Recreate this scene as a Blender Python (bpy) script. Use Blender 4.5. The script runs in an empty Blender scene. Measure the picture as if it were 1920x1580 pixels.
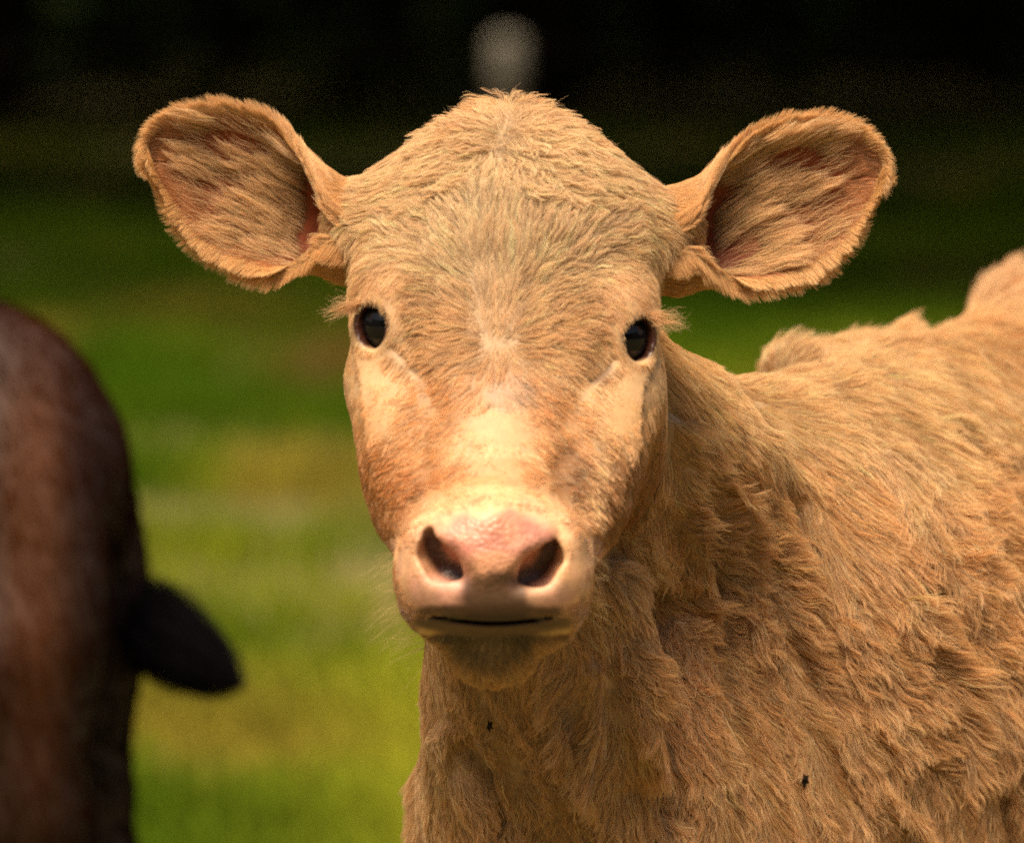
import bpy, math, random
import numpy as np
from mathutils import Vector, Matrix

# ------------------------------------------------------------------ camera, world, sun
scene = bpy.context.scene
rng = np.random.default_rng(7)
random.seed(7)
FPX = 13333.0                                   # focal length in photo pixels (photo is 1920 x 1580)
CAM = np.array([0.0, -5.0, 1.25])
PITCH = math.atan(940.0 / FPX)
cam_data = bpy.data.cameras.new("camera")
cam_data.sensor_width = 36.0
cam_data.lens = FPX / 1920.0 * 36.0
cam_data.clip_start = 0.1
cam_data.clip_end = 400.0
cam_data.dof.use_dof = True
cam_data.dof.focus_distance = 5.13
cam_data.dof.aperture_fstop = 6.0
cam = bpy.data.objects.new("camera", cam_data)
scene.collection.objects.link(cam)
cam.location = CAM.tolist()
cam.rotation_euler = (math.pi / 2 - PITCH, 0, 0)
scene.camera = cam

SUN_EL, SUN_AZ = math.radians(64), math.radians(-22)     # azimuth from -Y (camera side) towards -X (left)
world = bpy.data.worlds.new("World")
scene.world = world
world.use_nodes = True
wt = world.node_tree
sky = wt.nodes.new("ShaderNodeTexSky")
sky.sky_type = 'NISHITA'
sky.sun_disc = False
sky.sun_elevation = SUN_EL
sky.sun_rotation = math.radians(180 + 22)
sky.air_density = 1.0
sky.dust_density = 3.0
wt.links.new(sky.outputs[0], wt.nodes["Background"].inputs[0])
wt.nodes["Background"].inputs[1].default_value = 0.10

sun_data = bpy.data.lights.new("sun", 'SUN')
sun_data.energy = 4.5
sun_data.angle = math.radians(32)
sun_data.color = (1.0, 0.88, 0.72)
sun = bpy.data.objects.new("sun", sun_data)
scene.collection.objects.link(sun)
sdir = Vector((math.cos(SUN_EL) * math.sin(SUN_AZ), -math.cos(SUN_EL) * math.cos(SUN_AZ), math.sin(SUN_EL)))
sun.rotation_euler = sdir.to_track_quat('Z', 'Y').to_euler()
sun.location = (-3, -3, 6)

scene.view_settings.view_transform = 'Standard'
scene.view_settings.look = 'None'
scene.view_settings.exposure = 0.70
scene.view_settings.gamma = 1.0
scene.view_settings.use_white_balance = True
scene.view_settings.white_balance_temperature = 7900
scene.cycles.use_denoising = False
scene.cycles.use_adaptive_sampling = False
scene.cycles.pixel_filter_type = "BLACKMAN_HARRIS"
scene.cycles.filter_width = 1.7
scene.cycles.sample_clamp_indirect = 3.0
scene.cycles.max_bounces = 5

# ------------------------------------------------------------------ photo pixel <-> place
CP, SP = math.cos(PITCH), math.sin(PITCH)
def P(px, py, y):
    u = (px - 960.0) / FPX; v = (790.0 - py) / FPX
    t = (y - CAM[1]) / (CP + v * SP)
    return np.array([u * t, y, CAM[2] + t * (-SP + v * CP)])
def proj(p):
    q = p - CAM
    f = q[..., 1] * CP - q[..., 2] * SP
    up = q[..., 1] * SP + q[..., 2] * CP
    return 960 + FPX * q[..., 0] / f, 790 - FPX * up / f

# ------------------------------------------------------------------ object helpers
def link(o, parent=None):
    scene.collection.objects.link(o)
    if parent is not None:
        o.parent = parent
    return o
def tag(o, label=None, cat=None, group=None, kind=None):
    if label: o["label"] = label
    if cat: o["category"] = cat
    if group: o["group"] = group
    if kind: o["kind"] = kind
    return o
def empty(name, loc=(0, 0, 0), rz=0):
    o = bpy.data.objects.new(name, None)
    o.location = loc; o.rotation_euler = (0, 0, rz); o.empty_display_size = 0.1
    return link(o)
def mesh_obj(name, V, F, mat=None, parent=None, smooth=True):
    me = bpy.data.meshes.new(name)
    V = np.asarray(V, dtype=np.float32)
    if isinstance(F, np.ndarray):
        n, k = F.shape
        me.vertices.add(len(V)); me.vertices.foreach_set("co", V.ravel())
        me.loops.add(n * k); me.loops.foreach_set("vertex_index", F.ravel().astype(np.int32))
        me.polygons.add(n); me.polygons.foreach_set("loop_start", np.arange(0, n * k, k, dtype=np.int32))
        me.update(calc_edges=True); me.validate()
    else:
        me.from_pydata(V.tolist(), [], F); me.update()
    me.polygons.foreach_set("use_smooth", np.full(len(me.polygons), smooth))
    if mat: me.materials.append(mat)
    return link(bpy.data.objects.new(name, me), parent)
def lin(c):
    """photo colour 0-255 -> linear"""
    c = np.asarray(c, dtype=float) / 255.0
    return np.where(c <= 0.04045, c / 12.92, ((c + 0.055) / 1.055) ** 2.4)

# ------------------------------------------------------------------ value noise in numpy
def _hash(i, j, k, s):
    n = (i * 374761393 + j * 668265263 + k * 2147483647 + s * 1274126177) & 0xffffffff
    n = ((n ^ (n >> 13)) * 1274126177) & 0xffffffff
    return ((n ^ (n >> 16)) & 0xffff) / 32767.5 - 1.0
def vnoise(p, scale, seed=0):
    q = np.asarray(p, dtype=np.float64) * scale
    i = np.floor(q).astype(np.int64); f = q - i
    f = f * f * (3 - 2 * f)
    r = 0
    for a in (0, 1):
        for b in (0, 1):
            for c in (0, 1):
                w = (f[:, 0] if a else 1 - f[:, 0]) * (f[:, 1] if b else 1 - f[:, 1]) * (f[:, 2] if c else 1 - f[:, 2])
                r = r + w * _hash(i[:, 0] + a, i[:, 1] + b, i[:, 2] + c, seed)
    return r

# ------------------------------------------------------------------ implicit-surface modelling kit
def rotm(ax, ay, az):
    return np.array(Matrix.Rotation(math.radians(az), 3, 'Z') @ Matrix.Rotation(math.radians(ay), 3, 'Y') @ Matrix.Rotation(math.radians(ax), 3, 'X'), dtype=np.float32)
def ell(p, c, r, rot=None):
    q = p - np.asarray(c, np.float32)
    if rot is not None: q = q @ rot
    r = np.asarray(r, np.float32)
    k0 = np.sqrt(((q / r) ** 2).sum(1)); k1 = np.sqrt(((q / (r * r)) ** 2).sum(1)) + 1e-6
    return k0 * (k0 - 1) / k1
def cone(p, a, b, ra, rb):
    a = np.asarray(a, np.float32); b = np.asarray(b, np.float32)
    ba = b - a; t = np.clip(((p - a) @ ba) / (ba @ ba), 0, 1)
    return np.sqrt(((p - a - t[:, None] * ba) ** 2).sum(1)) - (ra + (rb - ra) * t)
def chain(p, pts, k=0.01):
    d = None
    for (a, ra), (b, rb) in zip(pts[:-1], pts[1:]):
        e = cone(p, a, b, ra, rb); d = e if d is None else smin(d, e, k)
    return d
def smin(a, b, k):
    h = np.maximum(k - np.abs(a - b), 0) / k
    return np.minimum(a, b) - h * h * k * 0.25
def smax(a, b, k): return -smin(-a, -b, k)

def surface_nets(func, xs, ys, zs, B=4):
    def pad(a):
        n = (-(len(a) - 1)) % B
        s = a[-1] - a[-2]
        return np.concatenate([a, a[-1] + s * np.arange(1, n + 1)]).astype(np.float32)
    xs, ys, zs = pad(xs), pad(ys), pad(zs)
    nx, ny, nz = len(xs), len(ys), len(zs)
    cx, cy, cz = xs[::B], ys[::B], zs[::B]
    G = np.stack(np.meshgrid(cx, cy, cz, indexing='ij'), -1).reshape(-1, 3)
    C = np.concatenate([func(g) for g in np.array_split(G, max(1, len(G) // 200000))]).reshape(len(cx), len(cy), len(cz))
    diag = np.sqrt(np.diff(cx)[:, None, None] ** 2 + np.diff(cy)[None, :, None] ** 2 + np.diff(cz)[None, None, :] ** 2)
    mn = None
    for a in (0, 1):
        for b in (0, 1):
            for c in (0, 1):
                v = C[a:len(cx) - 1 + a, b:len(cy) - 1 + b, c:len(cz) - 1 + c]
                mn = np.abs(v) if mn is None else np.minimum(mn, np.abs(v))
    act = mn < diag * 1.1
    F = np.repeat(np.repeat(np.repeat(C[:-1, :-1, :-1], B, 0), B, 1), B, 2)
    F = np.pad(F, ((0, 1), (0, 1), (0, 1)), mode='edge')
    M = np.zeros((nx, ny, nz), bool)
    A = np.repeat(np.repeat(np.repeat(act, B, 0), B, 1), B, 2)
    for a in (0, 1):
        for b in (0, 1):
            for c in (0, 1):
                M[a:nx - 1 + a, b:ny - 1 + b, c:nz - 1 + c] |= A
    I = np.nonzero(M)
    pts = np.stack([xs[I[0]], ys[I[1]], zs[I[2]]], 1)
    val = np.concatenate([func(g) for g in np.array_split(pts, max(1, len(pts) // 200000))])
    F[I] = val
    S = F < 0
    mixed = np.zeros((nx - 1, ny - 1, nz - 1), bool)
    for ax in range(3):
        D = np.diff(S, axis=ax) if False else (np.take(S, range(1, S.shape[ax]), ax) != np.take(S, range(0, S.shape[ax] - 1), ax))
        o = [a for a in range(3) if a != ax]
        for a in (0, 1):
            for b in (0, 1):
                sl = [slice(None)] * 3
                sl[o[0]] = slice(a, D.shape[o[0]] - 1 + a); sl[o[1]] = slice(b, D.shape[o[1]] - 1 + b)
                mixed |= D[tuple(sl)]
    ci = np.nonzero(mixed)
    ids = (ci[0] * (ny) + ci[1]) * nz + ci[2]
    acc = np.zeros((len(ids), 3)); cnt = np.zeros(len(ids))
    corner = {}
    for a in (0, 1):
        for b in (0, 1):
            for c in (0, 1):
                corner[a, b, c] = F[ci[0] + a, ci[1] + b, ci[2] + c]
    base = np.stack([xs[ci[0]], ys[ci[1]], zs[ci[2]]], 1)
    size = np.stack([xs[ci[0] + 1], ys[ci[1] + 1], zs[ci[2] + 1]], 1) - base
    for ax in range(3):
        for a in (0, 1):
            for b in (0, 1):
                k0 = [a, b]; k0.insert(ax, 0); k1 = [a, b]; k1.insert(ax, 1)
                f0, f1 = corner[tuple(k0)], corner[tuple(k1)]
                m = (f0 < 0) != (f1 < 0)
                t = np.where(m, f0 / np.where(m, f0 - f1, 1), 0)
                q = np.array(k0, float)[None] * np.ones((len(ids), 1)); q[:, ax] = t
                acc += q * m[:, None]; cnt += m
    V = base + size * (acc / cnt[:, None])
    quads = []
    for ax in range(3):
        o = [a for a in range(3) if a != ax]
        S0 = np.take(S, range(0, S.shape[ax] - 1), ax); S1 = np.take(S, range(1, S.shape[ax]), ax)
        e = list(np.nonzero(S0 != S1)); s0 = S0[tuple(e)]
        ok = (e[o[0]] > 0) & (e[o[1]] > 0) & (e[o[0]] < S.shape[o[0]] - 1) & (e[o[1]] < S.shape[o[1]] - 1)
        e = [v[ok] for v in e]; s0 = s0[ok]
        q = []
        for a, b in ((0, 0), (1, 0), (1, 1), (0, 1)):
            g = list(e); g[o[0]] = e[o[0]] - a; g[o[1]] = e[o[1]] - b
            q.append(np.searchsorted(ids, (g[0] * ny + g[1]) * nz + g[2]))
        q = np.stack(q, 1)
        flip = s0 if ax != 1 else ~s0
        q[flip] = q[flip][:, ::-1]
        quads.append(q)
    Q = np.concatenate(quads)[:, ::-1]
    return V, Q.astype(np.int32)

def vnormals(V, Q):
    d1 = V[Q[:, 2]] - V[Q[:, 0]]; d2 = V[Q[:, 3]] - V[Q[:, 1]]
    n = np.cross(d1, d2); N = np.zeros_like(V)
    for k in range(4): np.add.at(N, Q[:, k], n)
    return N / (np.linalg.norm(N, axis=1, keepdims=True) + 1e-12)


# ------------------------------------------------------------------ the calf: head, neck and trunk as one implicit surface
f32 = np.float32
def tab(ts, vs):
    """smooth table"""
    T = np.linspace(ts[0], ts[-1], 240); v = np.interp(T, ts, vs)
    k = np.hanning(25); k /= k.sum()
    for _ in range(1): v = np.convolve(np.pad(v, 12, mode='edge'), k, 'valid')
    return lambda t: np.interp(t, T, v).astype(f32)
HA, HB = P(955, 230, .08), P(927, 1150, -.16)
HL = np.linalg.norm(HB - HA); HAX = ((HB - HA) / HL)
HN = np.array([0, -HAX[2] * -1, HAX[1] * -1]); HN = np.array([0.0, HAX[2], -HAX[1]]); HN /= np.linalg.norm(HN)   # forward-up normal
HX = np.cross(HN, HAX); HX *= np.sign(HX[0])
ROLL = math.radians(-2.0)
w_t  = tab([-.13, .02, .06, .115, .18, .30, .42, .55, .66, .76, .84, .90, 1.0, 1.04, 1.08], [.0, .035, .058, .082, .102, .106, .099, .093, .089, .082, .071, .064, .059, .045, .0])
df_t = tab([-.13, .03, .07, .10, .14, .27, .40, .50, .62, .74, .80, .86, .92, .98, 1.04, 1.08], [.0, .03, .045, .050, .055, .055, .044, .036, .034, .038, .043, .056, .066, .070, .055, .0])
db_t = tab([-.13, .01, .05, .15, .30, .50, .65, .80, .90, 1.0, 1.05, 1.08], [.0, .03, .05, .08, .11, .125, .105, .075, .058, .045, .03, .0])
ke_t = tab([-.1, .15, .35, .5, .6, .72, .82, .88, 1.1], [.05, .10, .16, .26, .36, .40, .30, .06, .0])
def head_core(p):
    q = p - HA.astype(f32)
    t = (q @ HAX.astype(f32)) / HL; d = q @ HN.astype(f32); x = q @ HX.astype(f32)
    w, F, B = w_t(t), df_t(t), db_t(t)
    D = np.where(d > 0, F, B) + 1e-4
    wx = np.maximum(w * (1 - ke_t(t) * np.clip(d / D, -1, 1)), 1e-4)
    n = 2.3
    r = (np.abs(x / wx) ** n + np.abs(d / D) ** n) ** (1 / n)
    f = (r - 1) * np.minimum(wx, D)
    # beyond the ends
    cap = np.maximum(-.01 - t, t - 1.055) * HL
    return np.maximum(np.clip(f, -1, .3), cap)
EYES = [dict(c=P(727, 610, -.031), s=-1, r=.0182), dict(c=P(1167, 634, -.031), s=1, r=.0182)]
for e in EYES:
    g = np.array([e['s'] * .60, -.79, .08]); g /= np.linalg.norm(g)
    up = np.array([e['s'] * .34, -.34, .93]); up -= g * (up @ g); up /= np.linalg.norm(up)
    e['g'] = g; e['up'] = up; e['R'] = np.stack([np.cross(up, g), up, g], 1).astype(f32)   # columns: side, up, gaze

def head_sdf(p):
    f = head_core(p)
    # cranium dome and poll
    f = smin(f, ell(p, P(955, 450, .035), (.086, .075, .066)), .03)
    f = smin(f, ell(p, P(958, 362, .045), (.052, .050, .036)), .03)
    # brow / orbit
    for e in EYES:
        s = e['s']
        f = smin(f, ell(p, e['c'] + np.array([-s * .008, .008, .010]), (.026, .028, .032)), .026)
        f = smin(f, ell(p, e['c'] + np.array([-s * .010, .006, .026]), (.020, .020, .015)), .020)
    # cheekbone ridge below the eye, jaw muscle
    f = smin(f, chain(p, [(P(712, 720, -.015), .020), (P(770, 850, -.065), .018), (P(812, 930, -.10), .014)]), .03)
    f = smin(f, chain(p, [(P(1188, 735, -.015), .020), (P(1125, 860, -.065), .018), (P(1075, 935, -.10), .014)]), .03)
    f = smin(f, ell(p, P(764, 765, .05), (.033, .045, .075), rotm(25, 0, 0)), .03)
    f = smin(f, ell(p, P(1160, 790, .05), (.034, .045, .075), rotm(25, 0, 0)), .03)
    # ear roots
    f = smin(f, chain(p, [(P(760, 430, .055), .040), (P(690, 425, .052), .030)]), .03)
    f = smin(f, chain(p, [(P(1155, 445, .055), .040), (P(1228, 440, .052), .030)]), .03)
    # muzzle: broad pad, lips, nostril wings
    f = smin(f, ell(p, P(925, 1035, -.165), (.056, .042, .036)), .02)
    f = smin(f, ell(p, P(808, 1085, -.160), (.023, .034, .034)), .018)
    f = smin(f, ell(p, P(1040, 1085, -.160), (.023, .034, .034)), .018)
    f = smin(f, chain(p, [(P(800, 1008, -.178), .013), (P(925, 985, -.188), .014), (P(1048, 1008, -.178), .013)]), .014)
    f = smin(f, ell(p, P(928, 1120, -.188), (.040, .022, .019)), .012)
    # lower lip and chin
    f = smin(f, ell(p, P(922, 1190, -.138), (.036, .034, .027)), .006)
    f = smin(f, ell(p, P(922, 1222, -.120), (.027, .032, .022)), .014)
    # mouth slit: a thin slab that curves round the muzzle
    mz = P(925, 1170, -.20)[2]; mx = (p[:, 0] - P(925, 1170, -.2)[0]) / .056
    zc = mz + .0045 * mx ** 2 - .0035 * np.clip(np.abs(mx) - .8, 0, 1) * 6 + .10 * (p[:, 1] + .205)
    slab = np.maximum(np.maximum(np.abs(p[:, 2] - zc) - .0005 - .0009 * np.clip(1 - mx ** 2 * 1.6, 0, 1), p[:, 1] + .140 + .02 * mx ** 2), np.abs(mx + .06) * .056 - .044)
    f = smax(f, -slab, .0035)
    # nostrils
    for pts in ([(806, 1002, .0040), (814, 1036, .0094), (832, 1060, .0118), (862, 1078, .0086)],
                [(1036, 1008, .0040), (1027, 1044, .0098), (1006, 1070, .0120), (976, 1088, .0084)]):
        a = chain(p, [(P(x, y, -.212), r) for x, y, r in pts], .006)
        b = chain(p, [(P(x, y, -.190), r) for x, y, r in pts], .006)
        c = chain(p, [(P(x, y, -.150), r * .8) for x, y, r in pts], .006)
        f = smax(f, -smin(smin(a, b, .01), c, .01), .007)
    # eyelids and the opening between them
    for e in EYES:
        f = smin(f, np.sqrt(((p - e['c'].astype(f32)) ** 2).sum(1)) - .0190, .012)
        q = (p - e['c'].astype(f32)) @ e['R']
        k = np.sqrt(((q[:, 0] + e['s'] * 0) / .0122) ** 2 + (q[:, 1] / np.where(q[:, 1] > 0, .0142, .0168)) ** 2)
        op = np.maximum((k - 1) * .015, .003 - q[:, 2])
        f = smax(f, -op, .004)
    return f

# body axis
BA = np.array([.37, .90]) / np.linalg.norm([.37, .90])
def bpos(s, l, z):                     # s metres back from the chest, l metres to the body's own right (photo right-front)
    return np.array([.13 + BA[0] * s + BA[1] * l, .17 + BA[1] * s - BA[0] * l, z])
BR = np.array([[BA[1], BA[0], 0], [-BA[0], BA[1], 0], [0, 0, 1]], dtype=f32)   # columns: lateral, back, up
def body_sdf(p):
    f = cone(p, P(965, 690, .09), P(1230, 1130, .38), .088, .148)                  # neck
    f = smin(f, cone(p, P(1080, 850, .17), P(1420, 925, .45), .052, .058), .07)   # crest
    f = smin(f, cone(p, P(962, 1090, .045), P(1085, 1520, .21), .060, .118), .07) # throat / dewlap
    f = smin(f, ell(p, P(1250, 1700, .32), (.175, .20, .26), BR), .06)            # brisket
    f = smin(f, ell(p, P(1620, 1330, .44), (.080, .16, .24), BR @ rotm(-8, 0, 0)), .06)   # near shoulder
    f = smin(f, ell(p, P(1050, 1700, .36), (.075, .12, .20), BR), .06)              # far shoulder
    f = smin(f, cone(p, bpos(.28, .0, .665), bpos(.98, .0, .705), .205, .210), .07)     # barrel
    f = smin(f, cone(p, bpos(.28, .0, .62), bpos(.80, .0, .63), .19, .20), .07)
    f = smin(f, cone(p, bpos(.22, .0, .815), bpos(.50, .0, .842), .040, .040), .09)       # withers
    f = smin(f, cone(p, bpos(.5, .0, .855), bpos(.95, .0, .88), .035, .040), .09)       # spine
    f = smin(f, cone(p, P(1492, 722, .58), P(1605, 722, .69), .028, .028), .022)
    f = smin(f, ell(p, bpos(1.08, .03, .800), (.16, .17, .155), BR), .06)          # croup
    f = smin(f, ell(p, bpos(1.05, .10, .895), (.05, .06, .05), BR), .05)            # hip bone
    f = smin(f, ell(p, bpos(1.05, -.08, .895), (.05, .06, .05), BR), .05)
    for l, ds in ((.115, 0), (-.115, .05)):                                        # front legs
        f = smin(f, chain(p, [(bpos(.24 + ds, l, .62), .085), (bpos(.22 + ds, l, .48), .055), (bpos(.22 + ds, l * .95, .30), .036),
                              (bpos(.22 + ds, l * .95, .265), .034), (bpos(.22 + ds, l * .95, .11), .022), (bpos(.215 + ds, l * .95, .075), .028), (bpos(.19 + ds, l * .95, .035), .032)], .02), .04)
    for l, ds in ((.12, 0), (-.12, -.08)):                                         # hind legs: stifle forward, hock backward
        f = smin(f, chain(p, [(bpos(1.05 + ds, l, .72), .12), (bpos(.98 + ds, l, .56), .085), (bpos(1.12 + ds, l, .40), .045), (bpos(1.16 + ds, l, .345), .034),
                              (bpos(1.14 + ds, l, .14), .024), (bpos(1.13 + ds, l, .085), .030), (bpos(1.105 + ds, l, .035), .034)], .02), .04)
    f = smin(f, chain(p, [(bpos(1.19, 0, .86), .03), (bpos(1.25, 0, .74), .022), (bpos(1.24, 0, .50), .018), (bpos(1.24, 0, .36), .03)], .02), .02)   # tail
    f = np.maximum(f, .004 - p[:, 2])
    return f
def calf_sdf(p):
    p = np.asarray(p, f32)
    out = np.empty(len(p), f32)
    b = body_sdf(p)
    far = (p[:, 1] > .30) | (p[:, 2] < .66) | (p[:, 0] > .3)
    h = np.full(len(p), 1.0, f32)
    m = ~far
    if m.any(): h[m] = head_sdf(p[m])
    return np.where(far, b, smin(b, h, .028))
def ramp(*seg):
    a = [np.arange(s, e, d) for s, e, d in seg]
    return np.concatenate(a + [np.array([seg[-1][1]])])
CX = ramp((-.25, -.16, .005), (-.16, .16, .0021), (.16, .50, .0040), (.50, .95, .008))
CY = ramp((-.26, .11, .0021), (.11, .62, .0045), (.62, 1.5, .009))
CZ = ramp((-.02, .54, .009), (.54, .74, .0040), (.74, 1.155, .0021))
import time as _t
_t0 = _t.time()
BV, BQ = surface_nets(calf_sdf, CX, CY, CZ)
BN = vnormals(BV, BQ)
print("calf verts", len(BV), "time", round(_t.time() - _t0, 1), "bad", int((BV[:, 2] < -.02).sum()))
# outward test
_c = calf_sdf(BV[:1000] + BN[:1000] * .002) 
if (_c > 0).mean() < .5: BQ = BQ[:, ::-1]; BN = -BN

# sculpting strokes: folds of loose skin on neck and shoulder, small forms of the face
def seg_dist(X, Y, pts):
    best = np.full(len(X), 1e9)
    for (x0, y0), (x1, y1) in zip(pts[:-1], pts[1:]):
        dx, dy = x1 - x0, y1 - y0
        t = np.clip(((X - x0) * dx + (Y - y0) * dy) / (dx * dx + dy * dy), 0, 1)
        best = np.minimum(best, np.hypot(X - x0 - t * dx, Y - y0 - t * dy))
    return best
STROKES = [  # (on the head?, width px, height mm, path)
    (0, 17, 7, [(1262, 800), (1290, 868), (1303, 1020), (1312, 1130)]),
    (0, 16, 6, [(1300, 800), (1330, 860), (1378, 944), (1400, 1080), (1420, 1200)]),
    (0, 18, 7, [(1400, 820), (1450, 880), (1504, 935), (1542, 1030), (1580, 1113), (1640, 1240)]),
    (0, 16, 5, [(1350, 700), (1400, 800), (1440, 960), (1470, 1090), (1500, 1200)]),
    (0, 13, -6, [(1283, 780), (1308, 868), (1330, 1000), (1345, 1120)]),
    (0, 13, -5, [(1345, 860), (1400, 960), (1430, 1080)]),
    (0, 13, -5, [(1480, 950), (1520, 1050), (1560, 1150)]),
    (0, 22, 12, [(1150, 1080), (1180, 1180), (1193, 1352), (1214, 1420)]),
    (0, 26, -13, [(1235, 1120), (1245, 1240), (1250, 1380), (1262, 1520)]),
    (0, 20, 8, [(1290, 1180), (1300, 1300), (1330, 1430), (1340, 1560)]),
    (0, 16, 7, [(832, 1370), (857, 1436), (900, 1520), (920, 1580)]),
    (0, 16, -6, [(870, 1400), (905, 1460), (940, 1540)]),
    (0, 14, 5, [(1100, 1250), (1120, 1350), (1090, 1480)]),
    (0, 22, 9, [(1700, 1150), (1745, 1190), (1792, 1250), (1812, 1360), (1830, 1474), (1850, 1600)]),
    (0, 26, -16, [(1762, 1090), (1800, 1160), (1850, 1260), (1872, 1380), (1885, 1500), (1900, 1620)]),
    (0, 18, 7, [(1660, 860), (1700, 960), (1760, 1060), (1830, 1130)]),
    (0, 16, -7, [(1690, 850), (1730, 960), (1790, 1040)]),
    (0, 16, 6, [(1780, 800), (1850, 850), (1930, 870)]),
    (0, 16, -7, [(1800, 830), (1870, 890), (1940, 910)]),
    (0, 15, 5, [(1560, 1150), (1640, 1290), (1700, 1450), (1720, 1600)]),
    (0, 15, 5, [(1420, 1180), (1500, 1330), (1540, 1480), (1560, 1600)]),
    (0, 13, -4, [(1480, 1200), (1560, 1350), (1600, 1500)]),
    (1, 26, -3.5, [(1075, 840), (1045, 880), (1062, 930), (1095, 960)]),
    (1, 30, -2.5, [(790, 860), (812, 905), (790, 950)]),
    (1, 12, -1.5, [(840, 905), (925, 888), (1010, 908)]),
    (1, 22, 2.0, [(1110, 900), (1135, 945), (1105, 1000)]),
    (1, 26, -3.0, [(775, 640), (790, 700), (812, 760)]),
    (1, 26, -3.0, [(1130, 660), (1095, 720), (1070, 780)]),
    (1, 9, -2.5, [(740, 655), (760, 672), (778, 690)]),
    (1, 9, -2.5, [(1150, 675), (1132, 695), (1112, 712)]),
    (1, 60, 3.0, [(930, 700), (925, 830)]),
]
hd = np.full(len(BV), 1.0); _m = ~((BV[:, 1] > .30) | (BV[:, 2] < .66) | (BV[:, 0] > .3))
hd[_m] = head_sdf(BV[_m].astype(f32)); bd = body_sdf(BV.astype(f32))
ISHEAD = hd < bd
X0, Y0 = proj(BV)
front = np.clip(-BN[:, 1] * 2, 0, 1)
fold = np.zeros(len(BV))
for onh, w, a, pts in STROKES:
    jit = 10 * vnoise(BV, 22, 5) * (0 if onh else 1)
    d = seg_dist(X0 + jit, Y0, pts)
    fold += a * (.001 if onh else .0016) * np.exp(-(d / w) ** 2) * (ISHEAD == bool(onh)) * np.clip(np.abs(hd - bd) / .012 + (.3 if onh else 0), 0, 1) * front
lump = (vnoise(BV * np.array([1, 1, .45]), 26, 1) * .0032 + vnoise(BV * np.array([1, 1, .6]), 60, 2) * .0012) * ~ISHEAD * np.clip((bd < hd - .01) * 1.0, 0, 1)
BV = BV + BN * (fold + lump)[:, None]
BN = vnormals(BV, BQ)

# ------------------------------------------------------------------ ears: open trumpets, a closed tube at the root that opens into a cup
def ear_surface(top, bot, yb, yt, theta, depth, nu=90, nv=64):
    def cr(pts, n):                                     # smooth polyline resample
        pts = np.array(pts, float); s = np.r_[0, np.cumsum(np.linalg.norm(np.diff(pts, axis=0), axis=1))]; s /= s[-1]
        t = np.linspace(0, 1, n); o = np.stack([np.interp(t, s, pts[:, k]) for k in range(2)], 1)
        for _ in range(6):
            o[1:-1] = (o[:-2] + 2 * o[1:-1] + o[2:]) / 4
        return o
    T, B = cr(top, nu), cr(bot, nu)
    S = np.zeros((nu, nv, 3))
    for i in range(nu):
        u = i / (nu - 1)
        th = math.radians(np.interp(u, *theta)); D = np.interp(u, *depth); y = np.interp(u, [0, .25, 1], [yb, yb - .004, yt])
        a, b = P(T[i, 0], T[i, 1], y), P(B[i, 0], B[i, 1], y)
        c = (a + b) / 2; h = (a - b) / 2
        ph = np.linspace(-th, th, nv)
        k = 1 / math.sin(min(th, math.pi / 2))
        off = np.cos(ph) - (math.cos(th) if th < math.pi / 2 else 0)
        if th < math.pi / 2: off = off / (1 - math.cos(th))
        S[i] = c + np.outer(np.sin(ph) * k, h) + np.outer(off * D, [0, 1, 0])
    return S
def ear_mesh(S, front_sign, thick=.0016):
    nu, nv = S.shape[:2]
    du = np.gradient(S, axis=0); dv = np.gradient(S, axis=1)
    N = np.cross(du, dv); N /= np.linalg.norm(N, axis=2, keepdims=True) + 1e-9
    mid = N[nu // 2, nv // 2]
    if mid[1] > 0: N = -N                               # N looks into the cup (towards the camera at mid ear)
    u = np.linspace(0, 1, nu)[:, None]; v = np.abs(np.linspace(-1, 1, nv))[None]
    th = thick * (1 - .75 * np.clip((np.maximum(v, u) - .8) / .2, 0, 1)) + .0025 * np.clip(1 - u / .3, 0, 1)
    inn = S + N * th[..., None]; out = S - N * th[..., None]
    V = np.concatenate([inn.reshape(-1, 3), out.reshape(-1, 3)])
    idx = np.arange(nu * nv).reshape(nu, nv)
    q = np.stack([idx[:-1, :-1], idx[1:, :-1], idx[1:, 1:], idx[:-1, 1:]], -1).reshape(-1, 4)
    o = nu * nv
    e = np.concatenate([idx[:, 0], idx[-1, 1:], idx[::-1, -1][1:], ])
    rim = np.stack([e[:-1], e[1:], e[1:] + o, e[:-1] + o], 1)
    Q = np.concatenate([q, q[:, ::-1] + o, rim])
    VN = vnormals(V, Q)
    if (VN[:o].reshape(nu, nv, 3)[nu // 2, nv // 2] @ N[nu // 2, nv // 2]) < 0: Q = Q[:, ::-1]; VN = -VN
    uv = np.stack(np.meshgrid(np.linspace(0, 1, nu), np.linspace(-1, 1, nv), indexing='ij'), -1).reshape(-1, 2)
    U = (du / (np.linalg.norm(du, axis=2, keepdims=True) + 1e-9)).reshape(-1, 3)
    W = (dv / (np.linalg.norm(dv, axis=2, keepdims=True) + 1e-9)).reshape(-1, 3)
    cen = (S[:, :1] + S[:, -1:]) / 2
    O = (S - cen) * np.array([1, .15, 1]); O /= np.linalg.norm(O, axis=2, keepdims=True) + 1e-9
    O = O * (1 - u[..., None] ** 4) + (du / (np.linalg.norm(du, axis=2, keepdims=True) + 1e-9)) * u[..., None] ** 4
    return V, Q.astype(np.int32), VN, np.tile(uv, (2, 1)), np.tile(U, (2, 1)), np.tile(W, (2, 1)), o, np.tile(O.reshape(-1, 3), (2, 1))
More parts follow.
